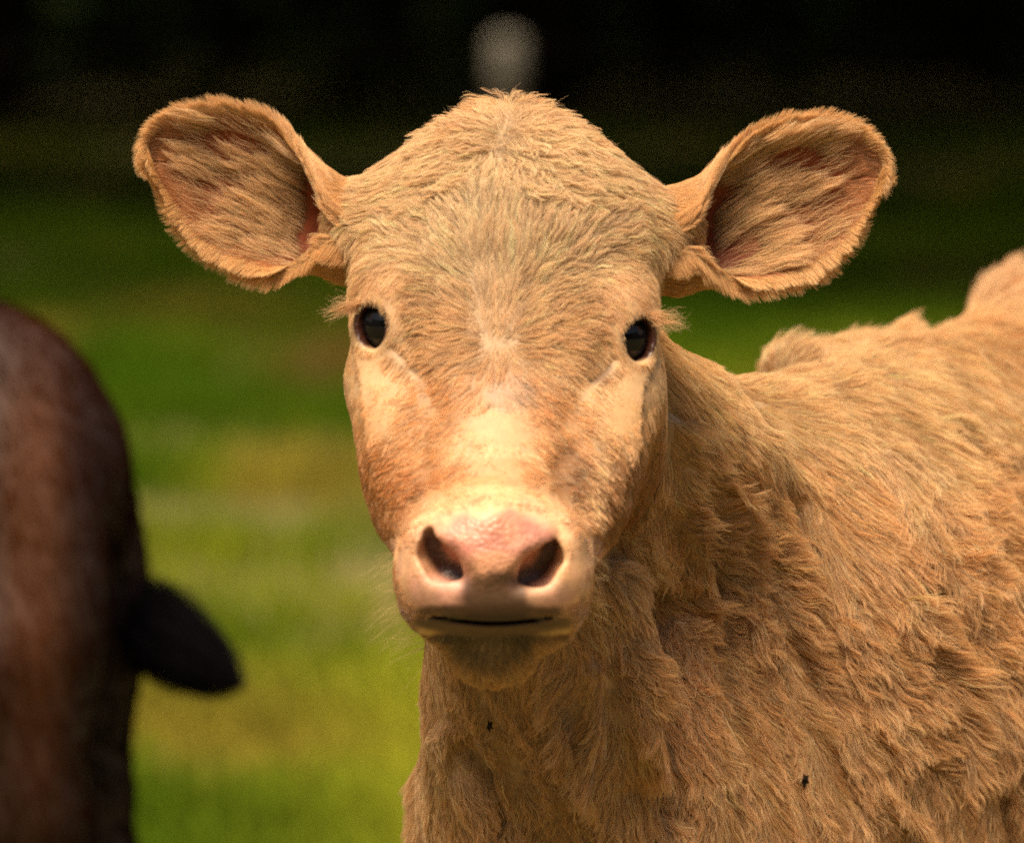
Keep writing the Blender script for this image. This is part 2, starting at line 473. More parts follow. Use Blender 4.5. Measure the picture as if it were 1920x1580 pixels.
LT = [(690, 352), (640, 340), (600, 312), (560, 278), (520, 236), (480, 212), (430, 200), (380, 197), (330, 204), (290, 220), (264, 244), (252, 272), (258, 300)]
LB = [(690, 520), (645, 528), (600, 514), (560, 508), (510, 508), (460, 500), (410, 482), (365, 452), (325, 410), (298, 370), (275, 335), (262, 312), (258, 300)]
RT = [(1225, 365), (1275, 352), (1312, 335), (1352, 304), (1395, 268), (1440, 240), (1490, 225), (1540, 220), (1590, 226), (1635, 248), (1665, 280), (1678, 305), (1676, 330)]
RB = [(1215, 540), (1265, 550), (1310, 540), (1350, 528), (1395, 530), (1445, 530), (1495, 522), (1540, 500), (1580, 468), (1615, 425), (1645, 385), (1668, 352), (1676, 330)]
TH = ([0, .15, .23, .31, .40, .55, .8, 1], [178, 170, 142, 110, 88, 70, 56, 48])
DP = ([0, .15, .3, .5, .8, 1], [.027, .026, .024, .019, .010, .003])
EARS = []
for top, bot in ((LT, LB), (RT, RB)):
    _r = np.array(top[0]) * .5 + np.array(bot[0]) * .5
    top = [tuple(_r + (np.array(q_) - _r) * .955) for q_ in top]; bot = [tuple(_r + (np.array(q_) - _r) * .945) for q_ in bot]
    S = ear_surface(top, bot, .050, .030, TH, DP)
    EARS.append(ear_mesh(S, 1))

# ------------------------------------------------------------------ hide and hair colour by place, with some highlights and shade painted in
def paint(X, Y, base, blobs, p):
    c = np.tile(lin(base), (len(X), 1))
    wob = vnoise(p, 60, 11) * .18 + vnoise(p, 160, 12) * .10
    for bx, by, rx, ry, rot, col, st in blobs:
        a = math.radians(rot); dx, dy = X - bx, Y - by
        u = (dx * math.cos(a) + dy * math.sin(a)) / rx; v = (-dx * math.sin(a) + dy * math.cos(a)) / ry
        k = np.clip((1.15 - np.sqrt(u * u + v * v) + wob) / .45, 0, 1); k = (k * k * (3 - 2 * k) * st)[:, None]
        c = c * (1 - k) + lin(col) * k
    return c
HEADBASE = (242, 198, 152)
HEADBLOBS = [
    (955, 400, 330, 190, 0, (248, 214, 174), .85),
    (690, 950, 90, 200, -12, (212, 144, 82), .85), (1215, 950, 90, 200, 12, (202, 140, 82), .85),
    (690, 790, 70, 60, 0, (230, 176, 124), .6), (1190, 800, 80, 60, 0, (226, 176, 120), .6),
    (800, 800, 60, 130, 12, (220, 158, 100), .7), (1050, 820, 55, 130, -12, (216, 156, 98), .7),
    (930, 760, 120, 90, 0, (230, 170, 118), .6),
    (930, 800, 70, 110, 0, (234, 188, 146), .55), (955, 735, 45, 40, 0, (214, 178, 154), .7),
    (790, 925, 70, 60, 30, (220, 150, 90), .7), (925, 885, 110, 30, 0, (228, 158, 100), .6),
    (1062, 890, 44, 66, 0, (160, 106, 58), .85), (700, 960, 70, 120, -14, (196, 128, 68), .7), (1195, 960, 80, 130, 12, (180, 118, 62), .75), (800, 900, 30, 50, 20, (190, 126, 72), .6),  # cheek browns; the right-hand ones carry painted shading
    (735, 560, 65, 75, 0, (240, 196, 154), .6), (1170, 570, 60, 70, 0, (236, 190, 146), .55),
    (700, 700, 55, 60, 0, (236, 190, 144), .7), (1180, 715, 50, 50, 0, (232, 186, 138), .65),
    (925, 1020, 205, 110, 0, (222, 178, 138), .95), (790, 1110, 70, 70, 0, (224, 176, 138), .95), (1065, 1110, 60, 70, 0, (222, 174, 134), .95),
    (918, 1235, 175, 82, 0, (222, 176, 126), 1), (918, 1204, 72, 36, 0, (132, 98, 64), .9), (920, 1180, 135, 22, 0, (84, 60, 34), .95),
    (778, 688, 12, 24, -40, (120, 80, 48), .6), (1128, 700, 30, 14, -40, (120, 74, 42), .8),
]
SKINBLOBS = [
    (925, 1020, 225, 110, 0, (218, 170, 134), 1), (925, 1100, 190, 75, 0, (216, 162, 130), 1),
    (925, 1018, 124, 60, 0, (188, 126, 108), 1), (925, 1080, 128, 36, 0, (196, 138, 114), .7), (862, 1000, 42, 12, 8, (214, 160, 144), .4), (985, 1018, 42, 16, -14, (212, 158, 142), .4),  # pink nose pad, with two pale blobs as painted highlights
    (925, 985, 30, 26, 0, (176, 112, 88), .5), (925, 1052, 70, 22, 0, (206, 150, 120), .8),
    (820, 1110, 60, 40, 0, (212, 158, 140), .8), (1030, 1112, 55, 38, 0, (214, 164, 140), .8),
    (928, 1116, 76, 50, 0, (84, 58, 42), .97), (925, 1150, 160, 20, 0, (84, 56, 40), .92),
    (925, 1167, 160, 15, 0, (62, 42, 30), 1), (925, 1225, 170, 50, 0, (170, 124, 84), 1), (925, 1200, 110, 34, 0, (86, 62, 42), 1),
]
BODYBASE = (245, 192, 136)
BODYBLOBS = [
    (1600, 760, 420, 140, 10, (248, 206, 156), .7), (1450, 1150, 260, 260, 20, (240, 186, 126), .6),
    (1700, 1400, 260, 260, 0, (232, 182, 128), .6), (960, 1360, 170, 200, 0, (214, 170, 124), .6),
    (1860, 1100, 120, 260, 0, (226, 172, 112), .5), (1270, 1280, 70, 180, 0, (228, 166, 102), .5),
    (1850, 520, 120, 80, 0, (236, 190, 150), .6), (800, 1400, 50, 220, 0, (246, 202, 156), .6),
]
def pigment_shade(p, head):
    X, Y = proj(p)
    h = paint(X, Y, HEADBASE, HEADBLOBS, p); b = paint(X, Y, BODYBASE, BODYBLOBS, p)
    c = np.where(head[:, None], h, b)
    return c
def inside_nostril(p):
    X, Y = proj(p)
    d = np.minimum(seg_dist(X, Y, [(808, 1006), (815, 1036), (832, 1060), (862, 1074)]) , seg_dist(X, Y, [(1034, 1010), (1026, 1046), (1006, 1072), (974, 1086)]))
    return np.clip((26 - d) / 14, 0, 1)

# ------------------------------------------------------------------ how the hair lies: (px, py, dx, dy, length mm, lift, wave mm, clump)
HEADFLOW = [
    (935, 560, 0, -1, 15, .35, .9, .5), (935, 450, .03, -1, 17, .4, 1.2, .6), (945, 370, .1, -1, 18, .5, 1.6, .7), (860, 560, -.8, -.6, 13, .35, 1.3, .5), (820, 570, -1, -.1, 13, .35, 1.6, .5),
    (780, 610, -.9, .5, 11, .3, 1.2, .5), (760, 660, -.6, .85, 9, .3, .6, .4), (1000, 570, .8, -.6, 13, .35, 1.3, .5), (1060, 570, 1, -.1, 13, .35, 1.6, .5), (1115, 620, .9, .5, 11, .3, 1.2, .5), (1110, 680, .5, .9, 9, .3, .6, .4),
    (850, 450, -.5, -1, 17, .45, 1.5, .7), (760, 430, -.95, -.5, 15, .4, 1.5, .6), (700, 400, -1, .1, 13, .35, 1.0, .5), (680, 470, -.1, 1, 11, .3, .5, .5),
    (1050, 450, .5, -1, 17, .45, 1.5, .7), (1130, 420, .9, -.5, 16, .4, 1.6, .7), (1205, 420, .9, .3, 13, .35, 1, .5), (1245, 480, .2, 1, 12, .3, .5, .5),
    (870, 320, -.6, .4, 18, .45, 3.0, .8), (960, 330, .25, 1, 19, .5, 3.0, .9), (1040, 320, .6, .5, 18, .45, 3.0, .8), (900, 255, -.6, .4, 17, .5, 2.8, .8), (965, 260, .3, .9, 17, .5, 2.8, .8), (1040, 265, .7, .4, 17, .45, 2.6, .7), (930, 215, -.4, -.5, 15, .5, 2.4, .8), (990, 225, .5, -.3, 15, .45, 2.4, .8),
    (780, 320, -.7, .1, 15, .4, 1.4, .6), (1140, 330, .7, .1, 15, .4, 1.4, .6), (800, 380, -.9, -.2, 16, .4, 1.5, .6), (1100, 370, .9, .3, 17, .4, 1.6, .7),
    (735, 540, -.4, .9, 5, .2, .1, .1), (1165, 560, .4, .9, 5, .2, .1, .1), (740, 600, -.3, 1, 5, .2, .1, .1), (1150, 620, .3, 1, 5, .2, .1, .1),
    (935, 625, 0, -1, 9, .5, .6, .3), (935, 665, 0, 1, 9, .4, .6, .4), (880, 640, -1, .3, 11, .4, 1.2, .5), (990, 640, 1, .3, 11, .4, 1.2, .5),
    (935, 720, 0, 1, 7, .25, .4, .4), (870, 710, -.55, .9, 9, .3, .6, .5), (830, 760, -.6, .8, 9, .3, .5, .5), (1010, 720, .55, .9, 9, .3, .6, .5), (1050, 770, .6, .8, 9, .3, .5, .5),
    (930, 800, 0, 1, 4.5, .2, .2, .2), (930, 860, 0, 1, 5, .25, .3, .3), (700, 700, -.3, 1, 4.5, .2, .1, .1), (690, 780, -.4, .9, 5, .2, .2, .2), (1190, 710, .2, 1, 4.5, .2, .1, .1), (1180, 780, .2, 1, 5, .2, .2, .2),
    (760, 830, -.6, .8, 8, .3, .4, .5), (700, 880, -.5, .85, 8, .35, .4, .6), (720, 960, -.4, .9, 8, .35, .4, .6), (760, 920, -.5, .7, 9, .4, .7, .6),
    (1120, 850, .4, .9, 9, .35, .6, .6), (1190, 880, .1, 1, 9, .3, .5, .6), (1130, 940, .7, .7, 12, .5, 1.2, .8), (1180, 980, .0, 1, 10, .35, .6, .6), (1240, 800, -.1, 1, 12, .25, .3, .6), (660, 800, .05, 1, 9, .25, .3, .5),
    (840, 880, -.5, .8, 7, .3, .5, .4), (1010, 880, .5, .8, 7, .3, .5, .4), (925, 940, 0, -1, 4, .25, .1, .2), (830, 950, -.4, -.9, 4.5, .25, .1, .2), (1020, 955, .4, -.9, 4.5, .25, .1, .2),
    (770, 1030, -1, -.4, 4, .3, .1, .2), (760, 1110, -1, .3, 4, .35, .1, .2), (1085, 1040, 1, -.4, 4, .3, .1, .2), (1090, 1110, 1, .3, 4, .35, .1, .2),
    (850, 1230, -.5, 1, 15, .4, .6, .6), (920, 1260, 0, 1, 16, .4, .6, .6), (1000, 1230, .5, 1, 15, .4, .6, .6), (920, 1200, 0, 1, 5, .3, .2, .4),
]
BODYFLOW = [
    (900, 1300, .05, 1, 16, .3, 1.0, .6), (820, 1250, -.05, 1, 14, .35, .8, .5), (800, 1450, -.1, 1, 18, .35, 1.2, .6), (870, 1450, .35, 1, 20, .4, 1.6, .7), (1000, 1400, -.05, 1, 18, .35, 1.4, .7), (1100, 1400, -.45, .9, 20, .35, 1.4, .7), (1020, 1540, 0, 1, 20, .4, 1.6, .7),
    (1100, 1200, .15, 1, 17, .3, 1.2, .7), (1170, 1150, .1, 1, 18, .35, 1, .7), (1190, 1330, .15, 1, 20, .4, 1.2, .7), (1060, 1260, -.3, 1, 15, .3, 1, .6),
    (1280, 720, .2, 1, 20, .25, .6, .8), (1300, 680, .6, .8, 14, .35, .6, .5), (1350, 760, .4, 1, 22, .25, .7, .8), (1400, 700, .9, .4, 14, .35, .8, .5), (1450, 790, .6, .9, 22, .25, .8, .8), (1550, 850, .55, .9, 22, .25, .8, .8), (1650, 900, .5, .9, 24, .25, 1, .8),
    (1500, 730, .9, .5, 18, .25, .8, .6), (1650, 740, .9, .6, 20, .25, .9, .6), (1800, 700, .8, .6, 22, .3, 1.2, .7), (1880, 560, .6, .3, 22, .5, 1.5, .7), (1610, 615, .8, -.5, 22, .7, 2.6, .95), (1560, 625, .4, -.9, 22, .9, 2.6, .95), (1500, 650, .8, -.4, 18, .6, 2.2, .9), (1455, 665, .3, -.9, 22, .9, 2.6, .95), (1740, 600, .9, .2, 16, .4, 1.2, .6), (1840, 490, .1, -.8, 24, .7, 2.4, .9), (1780, 555, .1, -.9, 20, .7, 2.4, .9),
    (1270, 900, .6, .8, 16, .4, 1.2, .7), (1330, 960, .95, .35, 18, .45, 2.0, .7), (1400, 1060, .95, .4, 20, .45, 2.2, .7), (1480, 1060, .8, .7, 20, .4, 2.0, .7), (1350, 1150, .9, .5, 20, .45, 2.2, .7), (1250, 1050, .5, .9, 18, .4, 1.6, .7),
    (1500, 930, .5, .9, 22, .25, 1.0, .8), (1580, 1050, .4, 1, 24, .25, .9, .8), (1650, 1100, .4, 1, 24, .25, .9, .8),
    (1230, 1260, .4, .9, 20, .5, 2.2, .8), (1300, 1250, .6, .8, 22, .5, 2.4, .8), (1300, 1400, .3, 1, 22, .4, 1.8, .8), (1400, 1300, .5, .9, 24, .35, 1.6, .8), (1500, 1250, .8, .6, 22, .35, 1.8, .7), (1600, 1250, .7, .8, 24, .35, 1.6, .7),
    (1500, 1450, .3, 1, 24, .3, 1.2, .8), (1400, 1500, .2, 1, 24, .3, 1.4, .8), (1600, 1450, .4, 1, 24, .3, 1.2, .8), (1700, 1250, .95, .3, 24, .45, 1.8, .7), (1750, 1350, .9, .5, 24, .45, 1.8, .7), (1700, 1500, .4, 1, 24, .3, 1.2, .8), (1200, 1500, .1, 1, 22, .4, 1.6, .8),
    (1720, 950, .3, .9, 24, .4, 2.4, .9), (1800, 1000, .9, .6, 24, .5, 2.6, .9), (1850, 850, .9, .5, 24, .45, 2.6, .9), (1880, 1100, .6, .8, 26, .5, 2.6, .9), (1880, 1350, .4, 1, 26, .4, 2.2, .8), (1900, 1550, .2, 1, 26, .4, 2.2, .8), (1820, 780, .8, .7, 24, .35, 2, .8),
]
def flow(X, Y, tabl):
    T = np.array(tabl, float); d = np.hypot(T[:, 2], T[:, 3]); T[:, 2] /= d; T[:, 3] /= d
    out = np.zeros((len(X), 6))
    for a in range(0, len(X), 100000):
        x, y = X[a:a + 100000, None], Y[a:a + 100000, None]
        w = 1 / (((x - T[:, 0]) ** 2 + (y - T[:, 1]) ** 2) / 900 + .25) ** 2
        w /= w.sum(1, keepdims=True)
        out[a:a + 100000] = w @ T[:, 2:]
    return out

def tri_sample(V, Q, N, n, weight):
    T = np.concatenate([Q[:, [0, 1, 2]], Q[:, [0, 2, 3]]])
    a, b, c = V[T[:, 0]], V[T[:, 1]], V[T[:, 2]]
    w = np.linalg.norm(np.cross(b - a, c - a), axis=1) * .5 * (weight[T].mean(1))
    k = rng.choice(len(T), n, p=w / w.sum())
    r1 = np.sqrt(rng.random(n)); r2 = rng.random(n)
    B = np.stack([1 - r1, r1 * (1 - r2), r1 * r2], 1)
    t = T[k]
    p = (V[t] * B[..., None]).sum(1); nn = (N[t] * B[..., None]).sum(1)
    return p, nn / (np.linalg.norm(nn, axis=1, keepdims=True) + 1e-9), t, B
from mathutils.kdtree import KDTree
def nearest(p, centres):
    kd = KDTree(len(centres))
    for i, c in enumerate(centres): kd.insert(c, i)
    kd.balance()
    f = kd.find
    return np.fromiter((f(q)[1] for q in p), dtype=np.int64, count=len(p))
def grow(p, n, t, L, lift, wave, clump, K=7, seed=0, small=.0044, big=.013, freq=1.6, lock=None, jit=1.0):
    """strands from roots p, lying along t, returned as N x K x 3"""
    N = len(p)
    ang = (vnoise(p, 70, seed + 1) * .22 + vnoise(p, 220, seed + 2) * .20 + rng.normal(0, .10, N)) * jit
    b = np.cross(n, t)
    t = t * np.cos(ang)[:, None] + b * np.sin(ang)[:, None]; b = np.cross(n, t)
    L = L * (1 + vnoise(p, 90, seed + 3) * .15) * rng.uniform(.65, 1.15, N)
    lift = np.clip(lift * (1 + vnoise(p, 120, seed + 4) * .6) + rng.normal(0, .06, N), .04, 1.4)
    ph = vnoise(p, 110, seed + 5) * 4 + rng.normal(0, .35, N)
    s = np.linspace(0, 1, K)
    pts = np.zeros((N, K, 3)); pts[:, 0] = p - n * .0006
    for k in range(1, K):
        al = lift * (1.25 - 1.35 * s[k])
        al = np.where(k == 1, lift * 1.6, al)
        d = t * np.cos(al)[:, None] + n * np.sin(al)[:, None]
        pts[:, k] = pts[:, k - 1] + d * (L / (K - 1))[:, None]
    wv = wave[:, None] * (np.sin(ph[:, None] + s[None] * freq * 2 * math.pi) - np.sin(ph)[:, None]) * s[None] ** .7
    pts += wv[..., None] * b[:, None] * .6 + np.abs(wv)[..., None] * n[:, None] * .35
    for size, strength, ex in ((small, 1.0, 1.0), (big, .45, 1.5)):
        area = max(1, int(N * min(1, .5 * (small if size == small else big) ** 2 * 0 + 1)))
        # centres: a random thinning of the roots with about one per size*size
        cell = np.floor(p / size).astype(np.int64)
        key = cell[:, 0] * 73856093 ^ cell[:, 1] * 19349663 ^ cell[:, 2] * 83492791
        _, first = np.unique(key, return_index=True)
        near = first[nearest(p, p[first])]
        if size == small: grow.tone = (1 + .13 * rng.normal(size=N))[near]
        g = pts[near] - p[near][:, None]
        # the guide's own curve scaled to this strand, gathered towards the guide
        mixs = (clump * strength)[:, None] * s[None] ** ex
        tgt = p[near][:, None] + g
        pts = pts * (1 - mixs[..., None]) + tgt * mixs[..., None]
    if lock is not None:                    # strands gather into long locks that stand up along their ridge
        for fa, fl, amp, sd in ((34, 9, .0095, 31), (75, 22, .0040, 32)):
            w1 = np.stack([vnoise(p, 9, 33), np.zeros(N), vnoise(p, 9, 34)], 1) * .03
            A = np.array([[fa, 0, fa * .35], [0, fl * 1.5, 0], [-fl * .35, 0, fl]])
            f_ = lambda x: vnoise((x + w1) @ A.T, 1.0, sd)
            e_ = .004; f0 = f_(p)
            gx = np.stack([(f_(p + np.eye(3)[k] * e_) - f0) / e_ for k in range(3)], 1)
            gx -= n * (gx * n).sum(1, keepdims=True)
            gl = np.linalg.norm(gx, axis=1, keepdims=True) + 1e-9
            gx = gx / gl * np.tanh(gl / (fa * .5))
            pts += (gx[:, None] * 1.0 + n[:, None] * (f0 * .75)[:, None, None]) * (lock * amp)[:, None, None] * (s[None] ** 1.1)[..., None]
    return pts

# ------------------------------------------------------------------ materials
def mat_new(name):
    m = bpy.data.materials.new(name); m.use_nodes = True
    return m, m.node_tree, m.node_tree.nodes["Principled BSDF"]
def hair_mat(name, rough=.35):
    m = bpy.data.materials.new(name); m.use_nodes = True
    nt = m.node_tree; nt.nodes.clear()
    out = nt.nodes.new("ShaderNodeOutputMaterial")
    at = nt.nodes.new("ShaderNodeAttribute"); at.attribute_name = "pig_shade"
    hb = nt.nodes.new("ShaderNodeBsdfHairPrincipled"); hb.parametrization = 'COLOR'
    hb.inputs["Roughness"].default_value = rough; hb.inputs["Radial Roughness"].default_value = .5
    hb.inputs["IOR"].default_value = 1.45
    nt.links.new(at.outputs["Color"], hb.inputs["Color"])
    df = nt.nodes.new("ShaderNodeBsdfDiffuse"); nt.links.new(at.outputs["Color"], df.inputs["Color"])
    mx = nt.nodes.new("ShaderNodeMixShader"); mx.inputs[0].default_value = .6
    nt.links.new(hb.outputs[0], mx.inputs[1]); nt.links.new(df.outputs[0], mx.inputs[2])
    nt.links.new(mx.outputs[0], out.inputs[0])
    return m
def curves_obj(name, pts, r0, r1, col, mat, parent, root=.52, tip=1.10):
    root = np.broadcast_to(np.asarray(root, float), (len(pts),))[:, None, None]
    N, K = pts.shape[:2]
    cu = bpy.data.hair_curves.new(name)
    cu.add_curves([K] * N)
    cu.points.foreach_set("position", pts.astype(np.float32).ravel())
    s = np.linspace(0, 1, K)
    r0 = np.broadcast_to(np.asarray(r0, float), (N,)); 
    rad = (r0[:, None] * (1 - s[None] ** 1.5) + r1 * s[None] ** 1.5)
    a = cu.attributes.get("radius") or cu.attributes.new("radius", 'FLOAT', 'POINT')
    a.data.foreach_set("value", rad.astype(np.float32).ravel())
    a = cu.attributes.new("pig_shade", 'FLOAT_COLOR', 'POINT')
    cc = np.clip(1.0 * col[:, None] ** (1 + .5 * (1 - root) * (1 - s[None, :, None])) * (root + (tip - root) * s[None, :, None] ** .7), 0, 10)  # darker roots, paler tips: hair's own tone plus shade painted between locks
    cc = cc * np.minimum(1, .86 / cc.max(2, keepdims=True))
    a.data.foreach_set("color", np.concatenate([cc, np.ones((N, K, 1))], 2).astype(np.float32).ravel())
    cu.materials.append(mat)
    return link(bpy.data.objects.new(name, cu), parent)
def fur_mat(name):
    m = bpy.data.materials.new(name); m.use_nodes = True
    nt = m.node_tree; nt.nodes.clear()
    out = nt.nodes.new("ShaderNodeOutputMaterial"); at = nt.nodes.new("ShaderNodeAttribute"); at.attribute_name = "pig_shade"
    d = nt.nodes.new("ShaderNodeBsdfDiffuse"); t = nt.nodes.new("ShaderNodeBsdfTranslucent"); x = nt.nodes.new("ShaderNodeMixShader"); x.inputs[0].default_value = .42
    h = nt.nodes.new("ShaderNodeBsdfHair"); h.component = 'Reflection'; h.inputs["RoughnessU"].default_value = .35; h.inputs["RoughnessV"].default_value = .5; h.inputs["Offset"].default_value = -.06
    h.inputs["Color"].default_value = (.9, .8, .65, 1)
    y = nt.nodes.new("ShaderNodeMixShader"); y.inputs[0].default_value = .10
    nt.links.new(at.outputs["Color"], d.inputs["Color"]); nt.links.new(at.outputs["Color"], t.inputs["Color"])
    nt.links.new(d.outputs[0], x.inputs[1]); nt.links.new(t.outputs[0], x.inputs[2])
    nt.links.new(x.outputs[0], y.inputs[1]); nt.links.new(h.outputs[0], y.inputs[2]); nt.links.new(y.outputs[0], out.inputs[0])
    return m
FUR = fur_mat("calf hair")
def skin_mat(name, rough=.55):
    m, nt, b = mat_new(name)
    at = nt.nodes.new("ShaderNodeAttribute"); at.attribute_name = "pig_shade"
    tc = nt.nodes.new("ShaderNodeTexCoord")
    vz = nt.nodes.new("ShaderNodeTexVoronoi"); vz.inputs["Scale"].default_value = 330
    nt.links.new(tc.outputs["Object"], vz.inputs["Vector"])
    nz = nt.nodes.new("ShaderNodeTexNoise"); nz.inputs["Scale"].default_value = 130; nz.inputs["Detail"].default_value = 5
    nt.links.new(tc.outputs["Object"], nz.inputs["Vector"])
    bp = nt.nodes.new("ShaderNodeBump"); bp.inputs["Strength"].default_value = .6; bp.inputs["Distance"].default_value = .0020
    ad = nt.nodes.new("ShaderNodeMath"); ad.operation = 'ADD'
    nt.links.new(vz.outputs["Distance"], ad.inputs[0]); nt.links.new(nz.outputs["Fac"], ad.inputs[1])
    bs = nt.nodes.new("ShaderNodeMapRange"); bs.inputs[1].default_value = .3; bs.inputs[2].default_value = .58; bs.inputs[3].default_value = .42; bs.inputs[4].default_value = .06
    nt.links.new(at.outputs["Alpha"], bs.inputs[0]); nt.links.new(bs.outputs[0], bp.inputs["Strength"])
    nt.links.new(ad.outputs[0], bp.inputs["Height"]); nt.links.new(bp.outputs[0], b.inputs["Normal"])
    mx = nt.nodes.new("ShaderNodeMix"); mx.data_type = 'RGBA'; mx.blend_type = 'MULTIPLY'; mx.inputs[0].default_value = .5
    rp = nt.nodes.new("ShaderNodeMapRange"); rp.inputs[1].default_value = .3; rp.inputs[2].default_value = .7; rp.inputs[3].default_value = .7; rp.inputs[4].default_value = 1.15
    nt.links.new(nz.outputs["Fac"], rp.inputs[0])
    nt.links.new(at.outputs["Color"], mx.inputs[6]); nt.links.new(rp.outputs[0], mx.inputs[7]); nt.links.new(mx.outputs[2], b.inputs["Base Color"])
    nt.links.new(at.outputs["Alpha"], b.inputs["Roughness"])
    b.inputs["Subsurface Weight"].default_value = .06; b.inputs["Transmission Weight"].default_value = 0; b.inputs["Subsurface Scale"].default_value = .004
    b.inputs["Subsurface Radius"].default_value = (1, .35, .2)
    return m
SKIN = skin_mat("calf skin")
# ear leather: thin, so daylight comes through it
EARSKIN = skin_mat("ear skin")
_nt = EARSKIN.node_tree; _pb = _nt.nodes["Principled BSDF"]; _o = _nt.nodes["Material Output"]
_tr = _nt.nodes.new("ShaderNodeBsdfTranslucent"); _mx = _nt.nodes.new("ShaderNodeMixShader"); _mx.inputs[0].default_value = .5
_nt.links.new(_pb.inputs["Base Color"].links[0].from_socket, _tr.inputs["Color"])
_nt.links.new(_pb.outputs[0], _mx.inputs[1]); _nt.links.new(_tr.outputs[0], _mx.inputs[2]); _nt.links.new(_mx.outputs[0], _o.inputs[0])
def set_pig_shade(me, col, wet=None):
    ro = np.full((len(col), 1), .6) if wet is None else .6 - .22 * wet[:, None]
    a = me.attributes.new("pig_shade", 'FLOAT_COLOR', 'POINT')
    a.data.foreach_set("color", np.concatenate([col, ro], 1).astype(np.float32).ravel())

# ------------------------------------------------------------------ the calf
calf = tag(empty("calf", (.18, .35, 0)), "cream and tan fluffy calf facing the camera with ears spread wide", "calf")
off = np.array([.18, .35, 0])
def child(o, par=calf):
    o.parent = par
    return o
HB = ISHEAD
X0, Y0 = proj(BV)
col = pigment_shade(BV, HB)
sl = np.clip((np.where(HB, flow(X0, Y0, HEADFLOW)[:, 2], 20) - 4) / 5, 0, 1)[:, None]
col = col * (.66 * (1 - sl) + .38 * sl)  # skin darkened under longer hair, painting shade into the gaps between locks
nosew = np.clip(1.5 - np.sqrt(((X0 - 925) / 190) ** 2 + ((Y0 - 1080) / 125) ** 2) * 1.1, 0, 1) * HB * (BN[:, 1] < .2)
face = paint(X0, Y0, (226, 180, 128), SKINBLOBS, BV)
face *= (1 + .16 * vnoise(BV, 140, 51) + .12 * vnoise(BV, 330, 52))[:, None] * np.array([1, 1, 1]) + np.stack([0 * X0, .06 * vnoise(BV, 90, 53), .06 * vnoise(BV, 90, 54)], 1)
k = np.clip(nosew * 3, 0, 1)[:, None]
col = col * (1 - k) + face * k
ns = inside_nostril(BV) * HB * np.clip((BV[:, 1] + .196) / .012, 0, 1)
ns = ns[:, None]; col = col * (1 - ns) + lin((52, 24, 18)) * ns
_mx = (BV[:, 0] - P(925, 1170, -.2)[0]) / .056; _zc = P(925, 1170, -.20)[2] + .0045 * _mx ** 2 + .10 * (BV[:, 1] + .205)
slit = (np.clip((.0030 - np.abs(BV[:, 2] - _zc)) / .0016, 0, 1) * HB * np.clip((.84 - np.abs(_mx + .06)) * 4, 0, 1) * (BV[:, 1] < -.10))[:, None]; lowlip = (np.clip((_zc - BV[:, 2]) / .002, 0, 1) * np.clip((.016 - (_zc - BV[:, 2])) / .006, 0, 1) * HB * (BV[:, 1] < -.08) * .85)[:, None]; col = col * (1 - lowlip) + lin((98, 72, 50)) * lowlip; col = col * (1 - slit) + lin((48, 32, 22)) * slit  # lower lip painted darker to offset bounced light; slit interior painted dark
lid = np.zeros(len(BV))
for e in EYES:
    d = np.linalg.norm(BV - e['c'], axis=1)
    g = (BV - e['c']) @ e['g']; rr = np.sqrt(np.maximum(d ** 2 - g ** 2, 0))
    lid = np.maximum(lid, (d < .030) * np.clip((.0174 - rr) / .002, 0, 1) * (g > 0))
lid = lid[:, None]; col = col * (1 - lid) + lin((58, 30, 22)) * lid
EARCOL = []
V, Q, N = [BV], [BQ], [BN]; base = len(BV)
ecols = []
for (EV, EQ, EN, uv, U, W, o, O_) in EARS:
    c = np.tile(lin((196, 146, 96)), (len(EV), 1))
    ee = np.clip((1 - np.maximum(np.abs(uv[:, 1]) ** 1.5, uv[:, 0] ** 2)) / .25, 0, 1)[:, None]
    inn = np.zeros((len(EV), 1)); inn[:o] = 1
    nz = (.5 + .5 * vnoise(EV, 40, 9))[:, None]
    red = lin((182, 94, 58)) * (1 - nz) + lin((148, 70, 44)) * nz
    c = c * (1 - inn * ee) + red * inn * ee
    V.append(EV); Q.append(EQ + base); N.append(EN); base += len(EV); ecols.append(c)
body = mesh_obj("body", np.concatenate(V) - off, np.concatenate(Q), SKIN, calf)
set_pig_shade(body.data, np.concatenate([col] + ecols), np.r_[np.maximum(np.clip((1.3 - np.sqrt(((X0 - 925) / 108) ** 2 + ((Y0 - 1035) / 62) ** 2)) * 3, 0, 1) * HB, lid[:, 0]), np.zeros(base - len(BV))])
body.data.materials.append(EARSKIN)
body.data.polygons.foreach_set('material_index', np.r_[np.zeros(len(BQ), np.int32), np.ones(len(body.data.polygons) - len(BQ), np.int32)])

# eyes
def eye_mat():
    m, nt, b = mat_new("eye")
    b.inputs["Roughness"].default_value = .06; b.inputs["Base Color"].default_value = (.006, .005, .005, 1)
    b.inputs["Specular IOR Level"].default_value = .28
    tc = nt.nodes.new("ShaderNodeTexCoord"); sx = nt.nodes.new("ShaderNodeSeparateXYZ")
    nt.links.new(tc.outputs["Object"], sx.inputs[0])
    cr = nt.nodes.new("ShaderNodeValToRGB"); e = cr.color_ramp.elements
    mp = nt.nodes.new("ShaderNodeMapRange"); mp.inputs[1].default_value = -.0182; mp.inputs[2].default_value = .0182
    nt.links.new(sx.outputs[2], mp.inputs[0]); nt.links.new(mp.outputs[0], cr.inputs[0])
    e[0].position = .0; e[0].color = (.30, .16, .12, 1); e[1].position = .84; e[1].color = (.004, .004, .005, 1)
    a = e.new(.62); a.color = (.05, .02, .012, 1); a = e.new(.74); a.color = (.016, .008, .006, 1)
    nt.links.new(cr.outputs[0], b.inputs["Base Color"])
    return m
EYEM = eye_mat()
